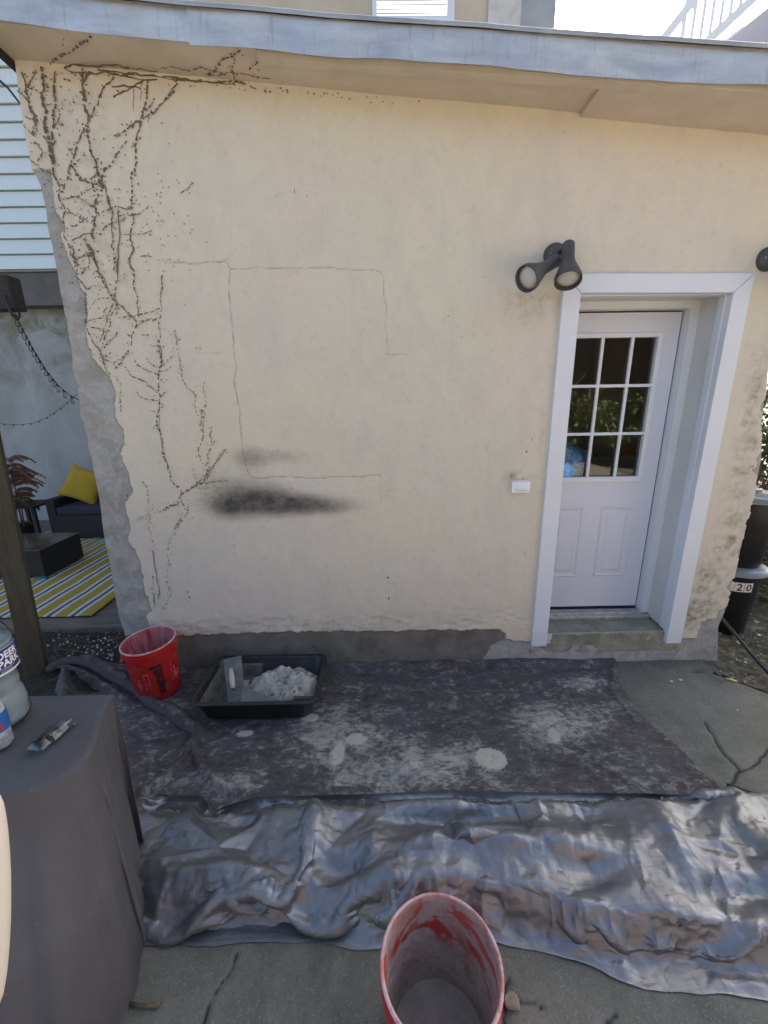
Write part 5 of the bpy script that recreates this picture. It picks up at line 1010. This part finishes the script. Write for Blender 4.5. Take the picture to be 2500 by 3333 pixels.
# ================================================================ mixing tub with mortar and trowels
tc0 = Vector((-.74, 2.165, .018)); tubm = mat('black tub plastic', (.012, .012, .013), .38, col2=(.03, .03, .03), scale=18, bump=.1)
tub = thing('mixing_tub', 'black rectangular mixing tub holding dry mortar, set against the foot of the wall', 'tub', tc0)
def rrect(w_, d_, r, n=8):
    o = []
    for cx_, cy2, a0 in ((w_-r, d_-r, 0), (-w_+r, d_-r, 90), (-w_+r, -d_+r, 180), (w_-r, -d_+r, 270)):
        for i in range(n+1): a = rad(a0+90*i/n); o.append((cx_+r*math.cos(a), cy2+r*math.sin(a)))
    return o
rings = [(.30, .165, .05, 0), (.312, .178, .055, .02), (.345, .21, .06, .140), (.350, .215, .06, .146), (.368, .232, .065, .146), (.370, .234, .065, .152), (.366, .230, .065, .156), (.345, .21, .06, .156), (.338, .204, .06, .148), (.305, .172, .05, .022), (.29, .158, .05, .010)]
vs = []; 
for w_, d_, r, z in rings: vs += [(x, y, z) for x, y in rrect(w_, d_, r)]
n = len(rrect(1, 1, .1)); fs = [(i*n+k, i*n+(k+1) % n, (i+1)*n+(k+1) % n, (i+1)*n+k) for i in range(len(rings)-1) for k in range(n)]+[tuple(range(n))[::-1], tuple((len(rings)-1)*n+k for k in range(n))]
o = pydata('basin', vs, fs, tubm, tub); shade_auto(o, 50)
M_resid = mat('dried mortar film', (.15, .15, .12), .9, col2=(.07, .07, .055), scale=14, bump=.4, lo=.4, hi=.6)
xs = np.linspace(-.335, .335, 90); ys = np.linspace(-.202, .202, 60); X, Y = np.meshgrid(xs, ys)
inner = lambda X, Y: np.maximum((np.abs(X)-.292)/.032, (np.abs(Y)-.160)/.032)
wallh = np.clip(inner(X, Y), 0, 1)*.100+.014
mz = .125*np.exp(-(((X-.11)/.25)**2+((Y-.03)/.17)**2)**1.4)+.09*np.exp(-(((X-.23)/.11)**2+((Y+.08)/.09)**2))
mz = mz*(1+vnoise(X, Y, 15, 501, 5)*1.3)+facets(X, Y, .034, .013, 31)*(mz > .02)+facets(X, Y, .014, .006, 32)*(mz > .015)
sm_ = np.maximum(wallh+.0015, mz+.006)
mk = (mz > wallh+.004)
film = grid_mesh('mortar_film', np.stack([X, Y, wallh+.0025], -1), (X < -.06)[:-1, :-1] & (np.abs(Y) < .196)[:-1, :-1], None, M_resid, tub)
mo = thing('mortar_heap', 'crumbly pale grey mortar heaped in the right of the black tub', 'mortar', tc0)
C.objects.unlink(mo); bpy.data.objects.remove(mo)
mh = grid_mesh('mortar_heap', np.stack([X, Y, np.maximum(mz+.006, .004)], -1), (mz > .012)[:-1, :-1] & (mz+.006 > wallh-.004)[:-1, :-1] & (inner(X, Y) < 1.0)[:-1, :-1], None, mat('dry mortar', (.55, .52, .45), .95, col2=(.40, .37, .31), scale=26, bump=1, bscale=70)); mh.location = tc0; tag(mh, 'crumbly pale grey mortar heaped in the right of the black tub', 'mortar')
bm = bmesh.new(); bmesh.ops.create_icosphere(bm, subdivisions=1, radius=1)
for v_ in bm.verts: v_.co *= random.uniform(.7, 1.25)
cm_ = bpy.data.meshes.new('mortar_lump'); bm.to_mesh(cm_); bm.free(); cm_.materials.append(mh.data.materials[0])
for k in range(70):
    x = random.gauss(.14, .11); y = random.gauss(-.01, .08)
    if abs(x) > .29 or abs(y) > .17: continue
    i = np.argmin(np.abs(xs-x)); j = np.argmin(np.abs(ys-y)); z = max(mz[j, i]+.008, .02); s_ = random.uniform(.003, .011); o = bpy.data.objects.new('mortar_lump', cm_); C.objects.link(o); o.location = tc0+Vector((x, y, z)); o.scale = (s_*1.2, s_, s_*.8); o.rotation_euler = (random.random()*3, random.random()*3, random.random()*3); tag(o, 'rough lump of dry mortar lying on the heap in the black tub', 'mortar lump', 'mortar lumps on the heap')
M_steel = mat('dusty steel', (.22, .22, .20), .75, .15, col2=(.14, .14, .125), scale=16, bump=.15, bscale=40)
def quadplate(name, pix, m, par, th=.0015):
    P4 = [Vector(q_) for q_ in pix]; nrm = (P4[1]-P4[0]).cross(P4[-1]-P4[0]).normalized(); b = MB(); k = len(P4)
    b.add(P4+[q_+nrm*th for q_ in P4], [tuple(range(k))[::-1], tuple(range(k, 2*k))]+[(i, (i+1) % k, k+(i+1) % k, k+i) for i in range(k)]); return b.build(name, m, par), nrm
A_ = atY(745, 2300, 2.04); B_ = atY(800, 2292, 2.04); D_ = atY(727, 2148, 2.26); C_ = atY(785, 2133, 2.26)
fl = thing('plastering_trowel', 'rectangular steel plastering trowel with a wooden grip, leaning upright in the tub', 'trowel', A_)
bl, nr_ = quadplate('blade', [q_-A_ for q_ in (A_, B_, C_, D_)], M_steel, fl)
if nr_.y > 0: nr_ = -nr_
ce_ = (A_+B_+C_+D_)/4-A_; ax_ = ((D_+C_)/2-(A_+B_)/2).normalized()
M_wood = mat('worn pale wood grip', (.42, .36, .27), .7, col2=(.52, .47, .38), scale=20, aniso=(1, 1, .3))
b = MB(); g0 = ce_+ax_*-.055+nr_*.040; g1 = ce_+ax_*.065+nr_*.040; b.tube([g0, g0+ax_*.01, (g0+g1)/2, g1-ax_*.015, g1], [.011, .015, .017, .014, .010], 14); b.build('grip', M_wood, fl, True)
b = MB(); b.tube([ce_+ax_*.055+nr_*.002, ce_+ax_*.055+nr_*.035, ce_+ax_*.05+nr_*.04], .006, 8); b.build('tang', M_steel, fl, True); b = MB(); b.tube([ce_-ax_*.05+nr_*.002, ce_-ax_*.05+nr_*.035], .006, 8); b.build('tang', M_steel, fl, True)
P0 = atZ(790, 2236, .155); P1 = atZ(925, 2284, .150); P2 = atZ(905, 2296, .135); P3 = atZ(782, 2297, .12)
pt_ = thing('pointing_trowel', 'triangular steel trowel blade lying low in the tub against the heap', 'trowel', P0)
quadplate('blade', [q_-P0 for q_ in (P3, P2, P1, P0)], M_steel, pt_)
d_ = (P1-P0).normalized(); b = MB(); h0 = P1-P0; b.tube([h0-d_*.01, h0+Vector((.03, -.005, .012)), h0+Vector((.06, .0, .02))], .005, 8); b.build('tang', M_steel, pt_, True)
hp = atZ(1020, 2275, .11)-P0; b = MB(); b.tube([h0+Vector((.06, .0, .02)), hp, hp+(hp-h0).normalized()*.03], [.012, .016, .015], 12); b.build('grip', mat('dark grip', (.05, .05, .05), .5), pt_, True)
# ================================================================ covered table at the left
M_cov = newmat('grey cover fabric'); n_ = NT(M_cov); c_ = n_.mix(n_.rng(n_.noise(3, 5, .6), .35, .65), (.10, .10, .105), (.082, .081, .084)); c_ = n_.mix(n_.math('MULTIPLY', n_.rng(n_.noise(2.2, 5, .7, .6), .5, .7), .35), c_, (.105, .098, .088)); c_ = n_.mix(n_.math('MULTIPLY', n_.rng(n_.noise(55, 4, .8), .67, .72), .6), c_, (.3, .3, .3)); n_.out(c_, .72, n_.bump(n_.math('ADD', n_.noise(5, 4, .6), n_.math('MULTIPLY', n_.noise(260, 2), .05)), .45, .03)); n_.p.inputs['Specular IOR Level'].default_value = .35
ct = thing('covered_table', 'garden table hidden under a draped dark grey fabric cover at the left edge', 'table', (-1.3, 1.0, 0))
TZ = .80
rim_ = [(-.978, 1.250), (-.972, 1.235), (-.945, 1.16), (-.900, 1.06), (-.875, .985), (-.91, .915), (-1.02, .86), (-1.2, .83), (-1.5, .82), (-1.9, .82), (-2.1, .85), (-2.1, 1.255), (-1.6, 1.255), (-1.2, 1.252)]
hem_ = [(-1.01, 1.275), (-1.0, 1.25), (-.95, 1.18), (-.87, 1.04), (-.815, .93), (-.80, .77), (-.95, .60), (-1.15, .50), (-1.5, .45), (-1.9, .45), (-2.4, .5), (-2.4, 1.36), (-1.6, 1.33), (-1.1, 1.33)]
def resample(L, n):
    P_ = [Vector(p) for p in L]+[Vector(L[0])]; out = []
    m_ = len(L)
    for i in range(n):
        t = i/n*m_; k = int(t); f = t-k; p0, p1, p2, p3 = P_[(k-1) % m_], P_[k], P_[(k+1) % m_], P_[(k+2) % m_]
        out.append(.5*((2*p1)+(-p0+p2)*f+(2*p0-5*p1+4*p2-p3)*f*f+(-p0+3*p1-3*p2+p3)*f*f*f))
    return np.array([[p.x, p.y] for p in out])
NA, NS = 420, 90; r0 = resample(rim_, NA); r1 = resample(hem_, NA); cen = np.array([-1.45, 1.04]); rows = []
for s_ in np.linspace(.02, 1, 26)[:-1]:                   # top, sagging slightly
    q_ = cen+(r0-cen)*s_; z = TZ-.006+.006*s_**2-vnoise(q_[:, 0], q_[:, 1], 3.5, 601, 3)*.02; rows.append(np.c_[q_, z])
ang = np.arange(NA)/NA
fold = vnoise(ang*60, ang*0, 1., 611, 2)
fold = (vnoise(ang*26, ang*0, 1., 612, 2)*1.5)*.9+fold*.35
for i, s_ in enumerate(np.linspace(0, 1, NS)):
    k = s_; rnd = .012*(1-math.exp(-k*30)); q_ = r0+(r1-r0)*(k**1.1); dn = r1-r0; dn = dn/np.linalg.norm(dn, axis=1)[:, None]
    amp = .055*min(1, k*1.6); sh = vnoise(ang*20+k*.8, ang*0+k*1.3, 1., 620, 3)*.05*min(1, k*2)
    q_ = q_+dn*(fold*amp+sh-.0)[:, None]*.9
    z = TZ-.80*k-.006*(1-math.exp(-k*40))+(fold*.0); rows.append(np.c_[q_, np.full(NA, 0)+np.maximum(z, .004)])
R_ = np.array(rows); _a, _s = np.meshgrid(np.arange(NA)/NA*6, np.arange(R_.shape[0])/R_.shape[0]*1.6); _w = np.clip((_s-.30)/.25, .12, 1); _ff = blur((facets(_a, _s, .26, .009, 91, .6, 2.)+facets(_a, _s, .09, .0012, 92, .9, 1.5))*_w, 3); _ff[:, -30:] *= np.linspace(1, 0, 30); _ff[:, :30] *= np.linspace(0, 1, 30); R_[:, :, 1] -= _ff; R_[:, :, 0] += _ff*.8; R_[:26, :, 2] += _ff[:26]*1.5
R_ = np.concatenate([R_, R_[:, :1]], 1); R_[:, :, 0] += 1.3; R_[:, :, 1] -= 1.0
cv = grid_mesh('cover', R_, None, None, M_cov, ct)
for v_ in (): pass
b = MB()
for x, y in ((-1.02+1.3, .2), (-.8, .2), (-.8, -.1), (-1.1+1.3, -.1)): pass
# utility knife in its clear packet
kp0 = atZ(172, 2392, TZ+.012); ka = atZ(118, 2440, TZ+.012); kb_ = atZ(233, 2345, TZ+.012); kd = (kb_-ka).normalized(); kn = Vector((-kd.y, kd.x, 0)); KL = (kb_-ka).length
kf = thing('utility_knife', 'utility knife in shiny clear packaging lying on the grey cover', 'knife', kp0)
def kbox(name, a0, a1, w0, w1, z0, z1, m, par=kf): 
    b = MB(); vs = [kd*a+kn*w_+Vector((0, 0, z)) for z in (z0, z1) for a, w_ in ((a0, w0), (a1, w0), (a1, w1), (a0, w1))]; b.add(vs, [(3, 2, 1, 0), (4, 5, 6, 7), (0, 1, 5, 4), (1, 2, 6, 5), (2, 3, 7, 6), (3, 0, 4, 7)]); o = b.build(name, m, par); bv = o.modifiers.new('b', 'BEVEL'); bv.width = .002; bv.segments = 2; return o
kbox('handle', -KL*.42, KL*.15, -.011, .011, 0, .016, mat('black knife grip', (.015, .015, .017), .3)); kbox('sleeve', KL*-.05, KL*.48, -.014, -.006, .002, .014, mat('silver sleeve', (.6, .66, .66), .25, .8)); kbox('blade', KL*.1, KL*.46, -.004, .006, .004, .008, mat('blade steel', (.3, .3, .31), .25, .9))
xs = np.linspace(-KL*.52, KL*.53, 40); ys = np.linspace(-.026, .03, 14); X, Y = np.meshgrid(xs, ys); Zp = .021*np.clip(1-(np.abs(Y-.002)/.028)**3, 0, 1)*np.clip(1-(np.abs(X)/(KL*.53))**8, 0, 1)+facets(X, Y, .016, .003, 55)
Pk = X[..., None]*np.array(kd)+Y[..., None]*np.array(kn)+Zp[..., None]*np.array([0, 0, 1.]); grid_mesh('clear_packet', Pk, None, None, glassmat('clear plastic', (.85, .87, .88), ior=1.7, rough=.08), kf, False)
# water jug
M_pet = glassmat('clear jug plastic', (.88, .92, .93), ior=1.5, rough=.05)
jc = Vector((-1.255, 1.13, TZ+.004)); jug = thing('water_jug', 'large clear ribbed water jug with a purple label standing on the grey cover', 'bottle', jc); jug.scale = (1, 1, 1.06)
jpf = [(0, .004), (.055, .0), (.074, .008), (.080, .022), (.078, .045), (.081, .060), (.078, .075), (.076, .095), (.074, .105), (.071, .115), (.074, .13), (.072, .145), (.071, .155), (.074, .165), (.078, .175), (.079, .185), (.079, .255), (.081, .262), (.080, .275), (.074, .298), (.058, .325), (.038, .345), (.020, .355), (.018, .375), (.018, .385)]
JH = [(r, z) for r, z in jpf]; b = MB(); b.lathe(jpf, 56); bd = b.build('bottle', M_pet, jug, True)
M_water = newmat('cloudy water'); n_ = NT(M_water); n_.out((.82, .87, .88), .12); n_.p.inputs['Transmission Weight'].default_value = .55; n_.p.inputs['IOR'].default_value = 1.33
b = MB(); b.lathe([(0, .008)]+[(r-.004, z) for r, z in jpf[2:19]]+[(.070, .270), (0, .270)], 56); b.build('water', M_water, jug, True)
b = MB(); b.lathe([(.0, .380), (.021, .380), (.021, .395), (0, .398)], 24); b.build('cap', M_pl2, jug)
M_lab = mat('purple label', (.028, .022, .12), .4, col2=(.05, .06, .25), scale=9, lo=.5, hi=.75); LR = .0808
b = MB(); b.lathe([(LR, .183), (LR, .258)], 64); lb = b.build('label', M_lab, jug, True)
def wrap(par, txt, size, aang, h, m, R=LR+.0008, bold=.0, name='lettering'):
    me = text_mesh(txt, size, 0, bold)
    for v_ in me.vertices: a = aang+v_.co.x/R; z = h+v_.co.y; v_.co = Vector((R*math.sin(a), -R*math.cos(a), z))
    return link(name, me, m, par)
M_ink = mat('white print', (.80, .80, .82), .5)
wrap(lb, 'DEER', .030, rad(66), .228, M_ink, bold=.0010); wrap(lb, 'PARK', .030, rad(66), .203, M_ink, bold=.0010)
b = MB()
for h_, w_ in ((.196, .045), (.189, .035)):
    n = 10; b.add([Vector(((LR+.0008)*math.sin(rad(68)+w_*i/n/LR), -(LR+.0008)*math.cos(rad(68)+w_*i/n/LR), h_+dz)) for i in range(n+1) for dz in (0, .003)], [(2*i, 2*i+2, 2*i+3, 2*i+1) for i in range(n)])
b.build('small_print', mat('grey print', (.35, .35, .4), .5), lb)
b = MB(); b.lathe([(LR+.0004, .181), (LR+.0004, .186)], 64); b.lathe([(LR+.0004, .2575), (LR+.0004, .259)], 64); b.build('label_border', M_ink, lb)
# smaller bottle in front
sc0 = Vector((-1.175, 1.032, TZ+.004)); sbt = thing('small_bottle', 'smaller bottle with a blue label and red dot, cut off by the left edge', 'bottle', sc0)
pf = [(0, 0), (.030, 0), (.034, .006), (.0335, .05), (.035, .055), (.035, .115), (.033, .125), (.025, .15), (.013, .165), (.013, .18), (0, .18)]; b = MB(); b.lathe(pf, 40); o = b.build('bottle', mat('crinkled silver plastic', (.62, .66, .68), .25, .3, col2=(.45, .48, .5), scale=60, bump=.8, bscale=80), sbt, True)
b = MB(); b.lathe([(.0356, .056), (.0358, .118)], 40); lb2 = b.build('label', mat('blue label', (.015, .09, .33), .4, col2=(.03, .14, .42), scale=20), sbt, True)
b = MB(); cdr = []; 
for i in range(14): a = 2*math.pi*i/14; r_ = .008*random.uniform(.8, 1.2); aa = rad(70)+r_*math.cos(a)/.0362; cdr.append(Vector((.0363*math.sin(aa), -.0363*math.cos(aa), .075+r_*math.sin(a))))
b.add(cdr, [tuple(range(14))]); b.build('red_dot', mat('red print', (.45, .02, .03), .5), lb2)
# cream strip added at the left edge in place of sunlit cover cloth
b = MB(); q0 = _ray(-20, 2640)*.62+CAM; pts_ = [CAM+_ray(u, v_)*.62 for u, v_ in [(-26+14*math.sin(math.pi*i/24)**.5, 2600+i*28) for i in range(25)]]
b.tube(pts_, [.005+.012*math.sin(math.pi*(i+.5)/25)**.35 for i in range(25)], 16); o = b.build('sunlit_strip', mat('sunlit cream', (.62, .57, .48), .5), None, True); tag(o, 'cream-white strip standing in for a sunlit patch of the cover at the left border', 'light strip')
# small things on the near ground
p = atZ(480, 3275, .012); b = MB(); q_ = atZ(425, 3268, .012); r_ = atZ(520, 3268, .014); b.tube([q_, p, r_], [.006, .005, .008], 8); o = b.build('stick', M_twig, None, True); tag(o, 'short brown stick poking from under the grey cover hem', 'stick')
p = atZ(1668, 3255, .02); bm = bmesh.new(); bmesh.ops.create_icosphere(bm, subdivisions=2, radius=1)
for v_ in bm.verts: v_.co = Vector((v_.co.x*.026, v_.co.y*.020, v_.co.z*.016))*(1+.35*noise.noise(v_.co*1.7))
me = bpy.data.meshes.new('stone'); bm.to_mesh(me); bm.free(); o = link('stone', me, mat('tan stone', (.36, .30, .20), .9, col2=(.25, .21, .15), scale=30, bump=.5)); o.location = (p.x, p.y, .014); tag(o, 'small tan stone chip by the tarp edge right of the near bucket', 'stone')
# unseen tree added right of the frame to keep sun off the concrete
stt = thing('sun_block_tree', 'leafy tree added out of view at the right to shade the concrete', 'tree', (6.9, 6.4, 0)); b = MB()
for c_ in [(-.6, -.4, 4.3), (.5, .3, 4.9), (-.9, .5, 5.2), (.2, -.9, 3.7), (.9, -.6, 3.4), (0, 0, 5.8), (-1.2, -.8, 3.5), (1.2, .2, 4.2), (.4, .9, 4.0)]: leaves(b, 2300, c_, (1.3, 1.2, 1.1), .19)
b.build('crown', M_leafy, stt); b = MB(); b.tube([Vector((0, 0, 0)), Vector((.1, 0, 2)), Vector((0, .1, 4.5))], [.18, .14, .06], 10); b.build('trunk', M_twig, stt)  # crown and trunk of the added sun-blocking tree
